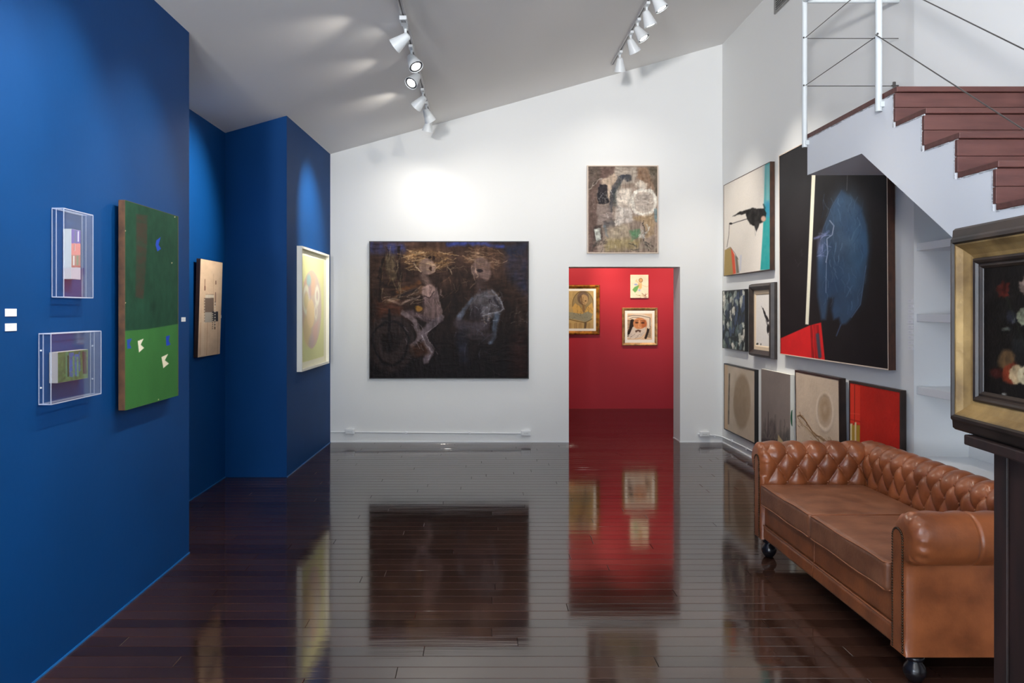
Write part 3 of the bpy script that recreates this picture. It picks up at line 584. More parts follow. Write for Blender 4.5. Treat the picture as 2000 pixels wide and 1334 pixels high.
A.tone(.3, 14, 9).rect(500, 420, 540, 780, (94, 142, 92), nz=.3).rect(525, 480, 545, 780, (40, 58, 32)).rect(552, 440, 620, 780, (70, 100, 176), nz=.5).rect(600, 490, 626, 780, (110, 150, 96), nz=.3).rect(630, 460, 690, 770, (76, 110, 178), nz=.5).rect(660, 500, 684, 780, (112, 158, 104), nz=.3).rect(690, 430, 710, 700, (70, 104, 160), nz=.5).rect(745, 425, 800, 738, (78, 48, 40)).scribble((390, 440, 820, 850), 60, 30, 6, [(140, 160, 100), (70, 92, 50), (160, 170, 130)], .5)
A.mesh('painted_face', w-.002, h-.002, 'oil', e, -.0384, z0=.001, relief=.001)

# ---- right wall
def right_slab(name, y0, y1, z0, z1, front, label, edge, tilt=0.0, lip=.006, lipm=None, depth=.045, cat='painting', fin=None):
    e, w, h = hang(name, 'R', y0, y1, z0, z1, WALL_R, label, tilt=tilt, cat=cat)
    f = WALL_R-front
    slab(e, 'stretcher', w-2*lip, h-2*lip, f-depth, f-.004, 'canvasedge', .001).location.z = lip
    frame_mesh('frame', w, h, [(0, f-depth), (0, f), (lip, f), (lip, f-.012)], edge, e)
    if lipm: frame_mesh('frame_fillet', w-.0004, h-.0004, [(0, f-.003), (0, f+.0008), (lip, f+.0008), (lip, f-.003)], lipm, e, z0=.0002)
    return e, w-2*lip, h-2*lip, -(f-.003), lip
# white with teal band
e, w, h, y, l = right_slab('splash_painting', 9.137, 7.671, 1.94, 2.983, 2.79, 'white abstract painting with a black splash and a teal band along one edge', 'brownframe')
A = Art([(64, 242), (330, 103), (332, 720), (70, 750)], 150, 200, (228, 220, 210), 71)
A.tone(.02, 4, 4).poly([(300, 110), (332, 100), (336, 722), (276, 722), (290, 480), (296, 300)], (34, 150, 150), .95, 3, nz=.1).poly([(296, 120), (332, 110), (332, 330), (300, 350)], (160, 196, 200), .7, 14).poly([(300, 330), (332, 330), (332, 420), (306, 430)], (70, 140, 190), .6, 10)
A.poly([(74, 606), (108, 592), (124, 640), (122, 745), (72, 750)], (172, 148, 96), 1, 2).poly([(108, 592), (128, 630), (138, 738), (122, 742)], (222, 96, 70), 1, 2).poly([(130, 634), (146, 650), (156, 735), (140, 738)], (120, 112, 96), .9, 3)
A.poly([(116, 420), (160, 388), (230, 372), (292, 374), (306, 400), (300, 440), (270, 455), (262, 480), (250, 504), (236, 470), (214, 462), (200, 430), (192, 402), (150, 408)], (28, 26, 26), .97, 3, w=8, nz=.12).ell(292, 432, 14, 16, (226, 186, 166), .9, 4).stroke([(292, 350), (300, 372)], 8, (40, 60, 70), .8, 3)
A.stroke([(200, 432), (150, 446), (108, 460)], 4, (36, 32, 32), .9, 1.2).ell(106, 458, 9, 6, (36, 32, 32)).stroke([(98, 462), (96, 520), (86, 590)], 2.5, (60, 52, 48), .8, 1).stroke([(86, 600), (104, 590), (128, 620), (150, 660)], 2, (50, 42, 40), .8, 1).stroke([(240, 490), (246, 530), (252, 500)], 1.6, (150, 150, 150), .7, 1).stroke([(165, 640), (160, 720)], 8, (180, 186, 220), .5, 5)
A.mesh('canvas', w, h, 'matte', e, y, z0=l)
# big black
e, w, h, y, l = right_slab('black_painting', 7.405, 5.433, 1.141, 2.9876, 2.785, 'very large black painting with a smoky blue shape, white stripe and red corner', 'brownframe', tilt=.006, lip=.008, lipm='paleframe', depth=.05)
A = Art([(380, 78), (992, -170), (1006, 1285), (390, 1200)], 300, 350, (34, 30, 32), 81)
A.put(np.clip((650-A.Y)/400, 0, 1), (46, 46, 48), .8).tone(.12, 6, 8)
A.poly([(575, 130), (597, 120), (556, 1036), (537, 1034)], (222, 218, 198), 1, 2).poly([(392, 1112), (560, 1042), (628, 1026), (652, 1245), (392, 1203)], (214, 40, 42), 1, 2.5, nz=.05)
for x in (568, 575, 586, 594, 604, 612): A.stroke([(x, 1040), (x+10, 1230)], 5, (62, 20, 22), .75, 2, nz=.5)
A.stroke([(608, 1095), (622, 1215)], 20, (62, 70, 84), .9, 4)
A.poly([(742, 296), (800, 340), (850, 400), (885, 500), (893, 640), (880, 740), (850, 930), (800, 1000), (770, 1035), (742, 1040), (730, 1000), (700, 1010), (690, 960), (700, 890), (668, 890), (655, 1010), (630, 1010), (608, 880), (606, 640), (640, 500), (690, 380)], (54, 76, 104), .92, 9, nz=.3, nc=(7, 9), rel=0)
A.ell(760, 420, 70, 110, (70, 98, 126), .5, 30, nz=.6, nc=(9, 14)).ell(840, 600, 50, 170, (54, 92, 124), .55, 30, nz=.5).ell(690, 760, 70, 160, (38, 58, 86), .7, 40, nz=.5).ell(630, 600, 22, 70, (128, 136, 176), .6, 12, nz=.7, nc=(30, 30))
A.stroke([(590, 555), (640, 540), (670, 520)], 12, (120, 126, 176), .7, 4, nz=.6, nc=(40, 40)).stroke([(676, 460), (700, 490), (690, 540), (660, 560), (665, 640), (655, 690)], 5, (176, 182, 206), .7, 2).stroke([(658, 690), (655, 860)], 3, (150, 162, 190), .6, 1.5).stroke([(775, 215), (772, 300)], 3, (130, 126, 132), .6, 1.5).stroke([(742, 300), (690, 380), (640, 500), (606, 640)], 3, (92, 112, 146), .5, 2, nz=.4).stroke([(880, 720), (850, 930), (800, 1000)], 4, (98, 122, 160), .6, 2, nz=.4).stroke([(740, 1040), (716, 1100)], 6, (70, 92, 128), .7, 3)
A.ell(770, 520, 95, 200, (86, 112, 138), .45, 50, nz=.75, nc=(8, 14)).ell(810, 760, 60, 150, (60, 92, 122), .4, 40, nz=.7, nc=(10, 18))
A.scribble((620, 520, 670, 660), 18, 40, 4, [(150, 156, 196), (100, 110, 150)], .5).scribble((640, 340, 880, 900), 40, 90, 6, [(96, 122, 148), (38, 56, 82), (70, 96, 124)], .35, .6, 100).scribble((640, 320, 860, 980), 60, 60, 4, [(110, 134, 158), (44, 62, 88)], .35, .6, 85).scribble((480, 600, 550, 700), 6, 30, 4, [(66, 64, 72)], .4)
A.mesh('canvas', w, h, 'matte', e, y, z0=l)
# cubist
e, w, h, y, l = right_slab('cubist_painting', 9.21, 8.425, 1.114, 1.775, 2.80, 'small dark faceted abstract painting in blue, grey and white with a black edge', 'black', lip=.008, depth=.036)
A = Art([(84, 207), (405, 188), (422, 1080), (100, 1035)], 130, 110, (40, 46, 46), 91)
r = np.random.RandomState(5); cs = [(150, 158, 150), (66, 80, 104), (186, 188, 176), (52, 62, 84), (96, 108, 112), (120, 132, 122), (44, 54, 70), (204, 200, 188), (84, 98, 96)]
for i in range(7):
    for j in range(8):
        x, y_ = 108+i*48+r.uniform(-16, 16), 245+j*112+r.uniform(-40, 40); a, b = r.uniform(17, 34), r.uniform(46, 100); t = r.uniform(-.6, .6)
        pts = [(x+a*u*math.cos(t)-b*v*math.sin(t)*.4, y_+b*v+a*u*math.sin(t)) for u, v in ((-1, -.6), (.2, -1), (1, .1), (.1, 1), (-.8, .5))]
        A.poly(pts, cs[r.randint(len(cs))], .95, 2.5, nz=.25, rel=.2)
A.poly([(200, 880), (320, 860), (330, 950), (250, 930)], (30, 34, 36), .9, 4).stroke([(220, 340), (215, 560), (260, 700)], 14, (30, 34, 34), .9, 4).stroke([(330, 400), (300, 640), (240, 900)], 10, (28, 32, 34), .9, 3)
A.brush(2.5, 14, .12, 30, 12); A.C *= 1.08
A.mesh('canvas', w, h, 'oil', e, y, z0=l, relief=.002)
# ink drawing in bevelled dark frame
e, w, h = hang('ink_drawing', 'R', 8.247, 7.61, 1.081, 1.82, WALL_R, 'small black ink drawing on white paper in a wide dark brown frame', cat='framed drawing')
frame_mesh('frame', w, h, [(0, .002), (0, .03), (.012, .062), (.03, .07), (.07, .045), (.07, .02)], 'charframe', e)
slab(e, 'backing', w-.06, h-.06, .002, .02, 'charframe').location.z = .03
frame_mesh('mat_board', w-.138, h-.138, [(0, .021), (0, .030), (.035, .030), (.045, .024), (.045, .021)], 'linen', e, z0=.069)
A = Art([(490, 285), (722, 270), (742, 1020), (505, 985)], 70, 90, (232, 226, 220), 101)
A.stroke([(575, 440), (610, 500), (620, 540)], (3, 16), (70, 64, 62), .8, 3).stroke([(600, 470), (640, 570), (680, 640)], (16, 44), (44, 40, 42), .95, 5, w=8).stroke([(660, 640), (675, 690)], 26, (110, 104, 104), .7, 8).ell(688, 755, 20, 66, (40, 37, 38), .97, 3).stroke([(685, 820), (690, 840), (735, 860)], 3, (90, 84, 82), .8, 1.5).ell(525, 965, 18, 14, (50, 52, 40), .9, 4, w=5).ell(580, 972, 8, 14, (70, 66, 60), .9, 3)
A.mesh('drawing', w-.226, h-.226, 'print', e, -.0225, z0=.113)
# circle
e, w, h, y, l = right_slab('circle_painting', 9.156, 8.126, .184, .942, 2.80, 'cream painting with a sandy disc and one dark bar in a black frame', 'black', lip=.012, depth=.042)
A = Art([(78, 68), (390, 150), (390, 862), (84, 715)], 150, 150, (200, 184, 164), 111)
A.tone(.06, 5, 5).poly([(80, 60), (115, 80), (120, 745), (84, 715)], (206, 176, 144), .8, 8).ell(262, 452, 86, 272, (160, 140, 118), .95, 8, nz=.15, nc=(6, 6), w=5).ell(262, 452, 80, 250, (150, 130, 106), .5, 40, nz=.6).stroke([(132, 170), (128, 420), (126, 670)], 14, (104, 94, 86), .9, 3, nz=.3).ell(340, 600, 30, 160, (186, 164, 138), .4, 20, nz=.6).poly([(300, 100), (390, 130), (390, 300), (330, 250)], (178, 164, 146), .5, 30)
A.mesh('canvas', w, h, 'matte', e, y, z0=l)
# grey marsh, canvas wraps round the edge
e, w, h = hang('grey_painting', 'R', 7.941, 7.194, .20, .9675, WALL_R, 'unframed grey painting with misty dark reeds, white edge with a green half disc')
slab(e, 'stretcher', w, h, .004, .039, 'whiteframe', .001)
A = Art([(456, 105), (755, 170), (752, 1010), (456, 870)], 110, 120, (134, 122, 116), 121)
A.tone(.05, 4, 4).rect(456, 760, 760, 1050, (112, 104, 100), soft=40).stroke([(530, 540), (524, 780)], (5, 14), (70, 62, 62), .8, 3).ell(565, 720, 40, 110, (96, 86, 84), .8, 8, nz=.3)
for x, y0 in ((480, 640), (500, 600), (600, 570), (655, 620), (690, 680), (720, 690)): A.stroke([(x, y0), (x-4, y0+120), (x, y0+250)], (4, 40), (82, 76, 74), .7, 10, nz=.5)
A.poly([(460, 800), (620, 810), (620, 870), (460, 860)], (72, 64, 64), .8, 10).poly([(628, 760), (680, 830), (670, 900), (620, 890)], (196, 174, 130), .9, 4).poly([(690, 760), (745, 700), (750, 860), (700, 860)], (86, 84, 84), .7, 12, nz=.4).scribble((460, 640, 750, 850), 24, 70, 6, [(70, 64, 64), (168, 154, 140)], .4, .5, 90)
A.mesh('canvas', w-.002, h-.002, 'matte', e, -.0395, z0=.001)
bm = bmesh.new()
vs = [bm.verts.new((w/2+.0006, -.0215-.0165*math.cos(math.pi*k/16-math.pi/2)*(1 if k < 17 else 0), h*.49+.075*math.sin(math.pi*k/16-math.pi/2))) for k in range(17)]
bm.faces.new(vs); r_ = bmesh.ops.extrude_face_region(bm, geom=bm.faces[:]); bmesh.ops.translate(bm, vec=(.001, 0, 0), verts=[v for v in r_['geom'] if isinstance(v, bmesh.types.BMVert)])
M['greenpaint'] = mat('green_edge_paint', (40, 92, 60), .6); o = bm_obj('edge_disc', bm, 'greenpaint', e); o['label'] = 'dark green half disc painted on the white edge'
# branch
e, w, h, y, l = right_slab('branch_painting', 7.032, 6.16, .22, 1.0235, 2.785, 'cream relief painting with a pale bowl shape and dry branch in a dark frame', 'thinframe', tilt=.010, lip=.016, depth=.05)
A = Art([(815, 145), (1238, 225), (1248, 1000), (838, 960)], 160, 140, (204, 182, 160), 131)
A.tone(.06, 4, 4).ell(1118, 480, 74, 160, (188, 164, 142), .8, 8).ell(1118, 490, 74, 150, (216, 196, 176), .9, 5, ring=8, rel=.5).ell(1116, 460, 55, 120, (176, 150, 122), .9, 12, nz=.4, nc=(14, 14)).ell(1120, 470, 26, 56, (160, 132, 104), .7, 14, ring=10)
for p, wd in (([(848, 560), (880, 545), (930, 590), (1000, 670), (1100, 720), (1210, 790)], 13), ([(845, 570), (890, 620), (960, 660), (1040, 720)], 5), ([(870, 520), (885, 560), (950, 600)], 7), ([(1000, 680), (1090, 760), (1200, 800)], 9), ([(1020, 700), (1080, 700), (1160, 740)], 6)): A.stroke(p, wd, (112, 80, 52), .9, 3, nz=.3, nc=(40, 40), w=6, rel=.6)
A.stroke([(880, 600), (980, 690), (1100, 740), (1190, 800)], 34, (186, 158, 126), .6, 10, nz=.6, nc=(30, 30)).scribble((1000, 690, 1200, 800), 22, 50, 4, [(92, 64, 42), (150, 118, 84)], .8, .2, 35).scribble((840, 540, 960, 660), 12, 40, 3, [(96, 66, 44)], .8, .2, 45).stroke([(980, 780), (1060, 800), (1130, 860)], 5, (172, 150, 128), .7, 3)
A.mesh('canvas', w, h, 'matte', e, y, z0=l, relief=.004)
# red
e, w, h, y, l = right_slab('red_painting', 6.04, 5.293, .24, 1.0175, 2.795, 'bright red painting with gold and cream vertical strips in a dark brown frame', 'thinframe', lip=.016, depth=.036)
A = Art([(1368, 265), (1855, 345), (1858, 1120), (1372, 1000)], 150, 150, (196, 42, 32), 141)
A.tone(.10, 5, 5).poly([(1368, 270), (1472, 295), (1472, 580), (1368, 560)], (226, 62, 44), .9, 5).rect(1360, 570, 1395, 1000, (226, 208, 164), soft=4).rect(1390, 580, 1420, 1000, (176, 140, 56), soft=3).rect(1418, 560, 1436, 1000, (228, 204, 160), soft=3).rect(1436, 580, 1472, 1000, (178, 140, 52), soft=3)
A.stroke([(1416, 285), (1416, 570)], 5, (70, 24, 20), .9, 2).stroke([(1370, 495), (1470, 500)], 5, (240, 90, 70), .8, 2).stroke([(1375, 540), (1472, 555)], 8, (150, 30, 26), .7, 4).scribble((1500, 320, 1850, 900), 30, 90, 10, [(186, 30, 26), (206, 52, 40)], .4, .5)
A.mesh('canvas', w, h, 'oil', e, y, z0=l, relief=.002)

# ---- red room
def far_hang(name, px0, px1, py0, py1, label, cat='painting'):
    k = 12.52/F_PX; return hang(name, 'B', (px0-CX)*k, (px1-CX)*k, CAM_H-(py1-CY)*k, CAM_H-(py0-CY)*k, FAR_Y, label, cat=cat)
GP = [(0, .002), (0, .03), (.010, .042), (.022, .044), (.03, .034), (.052, .026), (.058, .018), (.058, .01)]
e, w, h = far_hang('seated_portrait', 1094, 1171.6, 556.4, 653.6, 'brown ink portrait of a seated figure in a wide gilt frame on the red wall')
frame_mesh('frame', w, h, GP, 'gold', e); slab(e, 'mat_board', w-.1, h-.1, .002, .016, 'mat').location.z = .05
A = Art([(20, 370), (500, 370), (500, 893), (20, 893)], 110, 120, (190, 160, 104), 151)
A.tone(.1, 5, 5).ell(315, 560, 185, 190, (150, 130, 92), .9, 6).ell(315, 560, 180, 185, (96, 76, 50), .7, 3, ring=5).poly([(180, 540), (290, 600), (330, 690), (380, 600), (470, 530), (495, 620), (480, 700), (160, 700), (130, 600)], (206, 164, 92), .95, 4)
A.ell(316, 470, 98, 92, (112, 92, 74), .95, 5).ell(335, 490, 66, 74, (196, 160, 110), .95, 4).stroke([(230, 440), (310, 400), (400, 430)], 26, (124, 104, 88), .9, 6).stroke([(285, 450), (290, 540), (320, 570)], 22, (110, 84, 62), .8, 6).stroke([(320, 460), (305, 530), (330, 530)], 5, (70, 50, 36), .8, 2).ell(360, 510, 16, 8, (80, 60, 44), .9, 2).stroke([(325, 580), (325, 640)], 40, (146, 112, 76), .9, 6)
A.poly([(60, 660), (300, 690), (400, 655), (485, 690), (440, 770), (350, 800), (200, 770), (60, 750)], (146, 142, 118), .97, 4, nz=.1).stroke([(60, 760), (220, 790), (350, 810), (470, 760)], 10, (84, 68, 48), .8, 3)
for x in (90, 190, 270, 420): A.ell(x, 850, 42, 46, (186, 152, 98), .95, 3); A.stroke([(x-14, 820), (x-18, 890)], 5, (92, 72, 46), .8, 2); A.stroke([(x+8, 815), (x+10, 890)], 5, (92, 72, 46), .8, 2)
A.poly([(340, 800), (380, 810), (370, 893), (330, 893)], (84, 68, 56), .8, 5).scribble((170, 540, 490, 700), 20, 60, 5, [(120, 88, 48), (90, 66, 40)], .7, .2, 60).scribble((60, 670, 470, 760), 20, 16, 5, [(90, 88, 74)], .7, .2).scribble((30, 380, 495, 520), 12, 60, 4, [(130, 104, 66)], .5)
A.mesh('drawing', w-.19, h-.19, 'print', e, -.0165, z0=.095)
e, w, h = far_hang('small_figure_painting', 1231.6, 1266.8, 536.6, 581.8, 'small unframed cream painting of a green and ochre figure hung highest on the red wall')
slab(e, 'stretcher', w, h, .002, .026, 'canvasedge')
A = Art([(1052, 125), (1310, 125), (1310, 455), (1052, 455)], 60, 72, (238, 216, 186), 161)
A.tone(.05, 5, 5).ell(1200, 205, 26, 28, (206, 160, 110), .95, 4).ell(1200, 205, 26, 28, (110, 78, 46), .9, 2, ring=3).poly([(1170, 240), (1215, 240), (1215, 310), (1190, 340), (1150, 290)], (222, 178, 116), .95, 5).poly([(1110, 300), (1180, 270), (1150, 350), (1120, 380), (1080, 340)], (96, 158, 84), .9, 6).ell(1130, 265, 26, 12, (120, 150, 200), .8, 5).ell(1180, 345, 16, 14, (140, 166, 210), .8, 5).stroke([(1190, 250), (1130, 215), (1145, 200)], 12, (222, 186, 130), .9, 4).stroke([(1215, 270), (1270, 296), (1300, 290)], 8, (226, 186, 136), .8, 3).scribble((1070, 140, 1300, 330), 14, 34, 5, [(206, 200, 150), (222, 170, 150)], .5).scribble((1130, 400, 1300, 445), 14, 50, 6, [(150, 92, 70), (130, 150, 74), (120, 70, 60)], .8)
A.mesh('canvas', w, h, 'print', e, -.0266)
e, w, h = far_hang('bearded_portrait', 1215.5, 1284.6, 601, 675, 'black and ochre portrait of a bearded head on cream mat in a pale gilt frame')
frame_mesh('frame', w, h, [(0, .002), (0, .03), (.008, .036), (.018, .034), (.03, .028), (.044, .02), (.044, .01)], 'gold2', e); slab(e, 'mat_board', w-.08, h-.08, .002, .016, 'mat').location.z = .04
A = Art([(1042, 705), (1325, 705), (1325, 1033), (1042, 1033)], 84, 98, (222, 188, 150), 171)
for k in range(12): A.stroke([(1042, 790+18*k), (1090+6*(k % 3), 794+18*k)], 8, (52, 42, 38), .9, 2)
for k in range(10): A.stroke([(1270, 870+14*k), (1308, 874+14*k)], 6, (52, 42, 38), .9, 2)
A.stroke([(1100, 800), (1085, 900), (1060, 960), (1045, 970)], 46, (46, 38, 36), .95, 4).stroke([(1285, 860), (1275, 930), (1250, 1010)], 26, (46, 38, 36), .95, 4)
A.poly([(1050, 740), (1120, 712), (1220, 710), (1300, 750), (1320, 830), (1290, 900), (1260, 880), (1262, 780), (1110, 775), (1060, 770)], (226, 208, 184), .97, 3).stroke([(1050, 740), (1110, 730), (1200, 735), (1300, 760), (1300, 870)], 6, (60, 48, 44), .9, 2).stroke([(1070, 770), (1110, 755), (1180, 758)], 5, (60, 48, 44), .9, 2)
A.ell(1185, 830, 76, 72, (204, 134, 88), .97, 4).ell(1235, 840, 30, 54, (176, 96, 58), .8, 8).ell(1150, 820, 20, 10, (70, 46, 36), .9, 2).ell(1218, 822, 22, 10, (70, 46, 36), .9, 2).stroke([(1180, 800), (1170, 870), (1195, 880)], 8, (226, 170, 124), .9, 3).stroke([(1130, 800), (1165, 796)], 6, (60, 42, 36), .9, 2).stroke([(1195, 796), (1245, 800)], 6, (60, 42, 36), .9, 2)
A.poly([(1105, 870), (1150, 900), (1210, 895), (1250, 870), (1250, 940), (1200, 1000), (1100, 1020), (1045, 1010), (1070, 960)], (214, 198, 180), .97, 3).poly([(1130, 920), (1165, 905), (1200, 915), (1190, 945), (1165, 925), (1140, 945)], (90, 66, 52), .9, 3).scribble((1060, 950, 1230, 1015), 16, 70, 5, [(120, 104, 92), (240, 228, 208)], .8, .1, 150)
A.mesh('drawing', w-.168, h-.184, 'print', e, -.0165, z0=.092)

# ------------------------------------------------------------------ shelves in the niche under the stairs
for z1, lb in ((1.988, 'topmost white niche shelf right below the sloping stair underside'), (1.525, 'middle white shelf in the niche under the stairs'), (1.052, 'lowest white shelf in the niche, above the white ledge')):
    o = box_obj('wall_shelf', (2.857, 3.199, 3.4, NY-.001, z1-.05, z1), 'trim', None, .002); tag(o, lb, 'shelf', 'shelves in the stair niche')
e = empty('built_in_ledge', (3.02, 4.2, 0), 0, 'low white built-in ledge at the foot of the niche behind the leather sofa', 'ledge')
box_obj('top', (-.17, .178, -1.58, 1.014, .555, .59), 'trim', e, .002); box_obj('front', (-.15, -.13, -1.58, 1.012, .001, .555), 'trim', e)

# ------------------------------------------------------------------ staircase
SY, SZ, TR, RI = 4.263, 2.745, .277, .184
st = empty('staircase', (0, 0, 0), 0, 'white plastered staircase with dark red-brown wooden treads and risers', 'staircase')
NS = 14
top = [(5.417, SZ-.03)]
for k in range(NS+1):
    y = SY-TR*k+.022; zt = SZ-RI*k-.03
    top.append((y, zt)); top.append((y, max(SZ-RI*(k+1)-.03, .0)))
yend = SY-TR*NS+.022
def soff(y): return 2.464-(4.646-y)*.64
yf = 4.646-2.464/.64
poly = [p for p in top if p[1] > 0.0 or True]
poly += [(max(yf, .35), 0.0)]
poly = [(y, z) for y, z in top if y > yf] + [(yf, max(0.0, 0.0)), (4.646, 2.464), (5.417, 2.469)]
bm = bmesh.new(); extrude_x(bm, poly, ST_X, WALL_R-.001); bm_obj('stringer_body', bm, 'soffit', st)
bm = bmesh.new(); prism(bm, [(ST_X-.004, SY+.0205), (WALL_R+.093, SY+.0205), (WALL_R-.003, NY), (WALL_R-.003, 5.417), (ST_X-.004, 5.417)], SZ-.029, SZ); bm_obj('landing_board', bm, 'stairwood', st)
box_obj('landing_nosing', (ST_X-.004, WALL_R+.095, SY-.016, SY+.0195, SZ-.029, SZ), 'stairwood', st, .004)
for k in range(NS):
    y = SY-TR*k; z1 = SZ-RI*k-.03; z0 = SZ-RI*(k+1)
    if y-TR < 0.3 or z0 < 0.05: break
    zm = z0+.075
    for a, b in ((z0+.001, zm-.001), (zm+.001, z1-.0005)):
        box_obj('riser_board', (ST_X-.003, WALL_R+(.095 if k < 1 else .115), y, y+.0215, a, b), 'stairwood', st, .002)
    box_obj('tread', (ST_X-.004, WALL_R+(.095 if k < 1 else .115), y-TR-.016, y-.0005+.02*0, z0-.029, z0), 'stairwood', st, .004)
# ragged plaster lip along the wooden edges
rnd = random.Random(3); bm = bmesh.new()
for k in range(5):
    for i in range(12):
        t = i/12; y = SY-TR*k+.024-.0; z = SZ-RI*k-.03-t*RI
        s = rnd.uniform(.001, .006); box(bm, ST_X-.004, ST_X+.002, y-s*.5, y+s*.8, z-rnd.uniform(.008, .017), z)
        y2 = SY-TR*k-t*TR; z2 = SZ-RI*(k+1)-.030; s = rnd.uniform(.001, .006); box(bm, ST_X-.004, ST_X+.002, y2-.024, y2, z2-s, z2+s*.25)
for i in range(44):
    y = SY+.01+i*(5.40-SY)/44; s = rnd.uniform(.001, .007); box(bm, ST_X-.004, ST_X+.002, y, y+.03, SZ-.03-s, SZ-.03)
o = bm_obj('plaster_edge', bm, 'plaster', st); o['kind'] = 'stuff'

# railing
rl = empty('stair_railing', (0, 0, 0), 0, 'white tubular railing with thin steel wires on the stair landing', 'railing')
PX = ST_X-.024; YA, YB, YC = 5.405, 4.40, 3.0
def on_slope(z, y): return z-(YB-y)*RI/TR
RT = CAM_H+604*YA/F_PX
tube_obj('post', [(PX, YA, 2.655), (PX, YA, RT+.02)], .017, 'railpaint', rl, 16)
tube_obj('post', [(PX, YB, 2.648), (PX, YB, RT+.02)], .018, 'railpaint', rl, 16)
tube_obj('post', [(PX, YC, on_slope(2.648, YC)), (PX, YC, on_slope(RT, YC)+.02)], .018, 'railpaint', rl, 16)
for y, z in ((YA, 2.70), (YB, 2.70), (YC, on_slope(2.70, YC))): box_obj('bracket', (PX, ST_X-.0005, y-.022, y+.012, z-.030, z+.000), 'railpaint', rl, .002)
tube_obj('top_rail', [(PX, YA, RT), (WALL_R-.002, YA, RT)], .014, 'railpaint', rl, 12)
tube_obj('top_rail', [(PX, YC, on_slope(RT, YC)), (PX, YB, RT), (PX, YA, RT)], .016, 'railpaint', rl, 12)
for z in (CAM_H+531*YA/F_PX, CAM_H+438*YA/F_PX):
    tube_obj('wire', [(PX, YA, z), (WALL_R-.002, YA, z)], .0026, 'steel', rl, 6)
    tube_obj('wire', [(PX, YA, z), (PX, YB, z)], .0026, 'steel', rl, 6)
    tube_obj('wire', [(PX-.016, YB, z), (PX-.016, YC, on_slope(z, YC))], .003, 'steel', rl, 6)
    for p in ((PX-.012, YA-.017, z), (PX-.014, YB-.017, z)):
        bm = bmesh.new(); bmesh.ops.create_uvsphere(bm, u_segments=8, v_segments=6, radius=.006, matrix=Matrix.Translation(p)); bm_obj('wire_stop', bm, 'steel', rl, True)
bm = bmesh.new(); box(bm, 2.79, 2.838, YA-.008, YA+.008, 3.07, 3.078, .002); box(bm, 2.80, 2.818, YA-.006, YA+.006, 3.06, 3.10, .002); bm_obj('wire_anchor', bm, 'steel', rl)

# ventilation grille high on the right wall
e = empty('ventilation_grille', (WALL_R, 7.26, 4.396), 0, 'slatted metal ventilation grille high on the white wall beside the stairs', 'vent')
box_obj('duct_back', (-.006, -.001, -.37, .37, .02, .22), 'dark', e)
bm = bmesh.new()
for a in ((-.016, -.001, -.4, .4, 0, .022), (-.016, -.001, -.4, .4, .218, .24), (-.016, -.001, -.4, -.372, .022, .218), (-.016, -.001, .372, .4, .022, .218)): box(bm, *a)
bm_obj('frame', bm, 'grille', e)
for k in range(9): box_obj('slat', (-.014, -.007, -.371, .371, .032+.021*k, .041+.021*k), 'grille', e)

# ------------------------------------------------------------------ conduit and sockets along the foot of the walls
def conduit(pts, label, r=.008):
    o = tube_obj('wall_conduit', pts, r, 'trim', None, 10); return tag(o, label, 'conduit')
ZC_ = .118
conduit([(-1.752, BACK_Y-.010, ZC_+.006), (-1.0, BACK_Y-.010, ZC_), (.47, BACK_Y-.010, ZC_-.012)], 'white conduit pipe along the foot of the wall below the large dark painting')
conduit([(2.55, BACK_Y-.011, .098), (2.79, BACK_Y-.011, .078), (2.815, BACK_Y-.014, .072), (2.829, BACK_Y-.03, .07), (2.829, 8.6, .085), (2.829, 5.3, .09)], 'white conduit pipe running round the corner under the row of low paintings')
def socket(x, z, label):
    e = empty('socket_box', (x, BACK_Y, z), 0, label, 'socket box')
    box_obj('housing', (-.055, .055, -.038, -.0005, 0, .062), 'trim', e, .006, 3); fp = box_obj('faceplate', (-.043, .043, -.041, -.037, .008, .054), 'metalw', e, .0015)
    for dx in (-.018, 0, .018):
        bm = bmesh.new(); lathe(bm, [(0, 0), (.003, 0), (.003, .0015), (0, .0015)], 8, Matrix.Translation((dx, -.0405, .031)) @ Matrix.Rotation(math.pi/2, 4, 'X')); bm_obj('socket_hole', bm, 'stripe', fp)
socket(-1.525, .100, 'white surface socket box on the conduit beside the blue column')
socket(.535, .080, 'white surface socket box at the conduit end between dark painting and doorway')
socket(2.625, .070, 'white surface socket box on the narrow wall right of the doorway'.replace('right of', 'between corner and'))
for x, y, z, lb in ((-.868, BACK_Y-.012, .118, 'small white pipe clamp under the dark painting, nearer the blue column'), (-.125, BACK_Y-.012, .112, 'small white pipe clamp under the dark painting, nearer the doorway'), (2.745, BACK_Y-.012, .082, 'small white pipe clamp between the socket box and the corner')):
    o = box_obj('pipe_clamp', (x-.014, x+.014, y-.008, BACK_Y-.0005, z-.016, z+.012), 'trim', None, .004); tag(o, lb, 'clamp', 'conduit clamps')
for y in (8.95, 8.45):
    o = box_obj('pipe_clamp', (2.818, WALL_R-.0005, y-.014, y+.014, .064, .096), 'trim', None, .004); tag(o, 'small white pipe clamp below the cream disc painting, nearer the %s' % ('corner' if y > 8.7 else 'sofa'), 'clamp', 'conduit clamps under the disc painting')

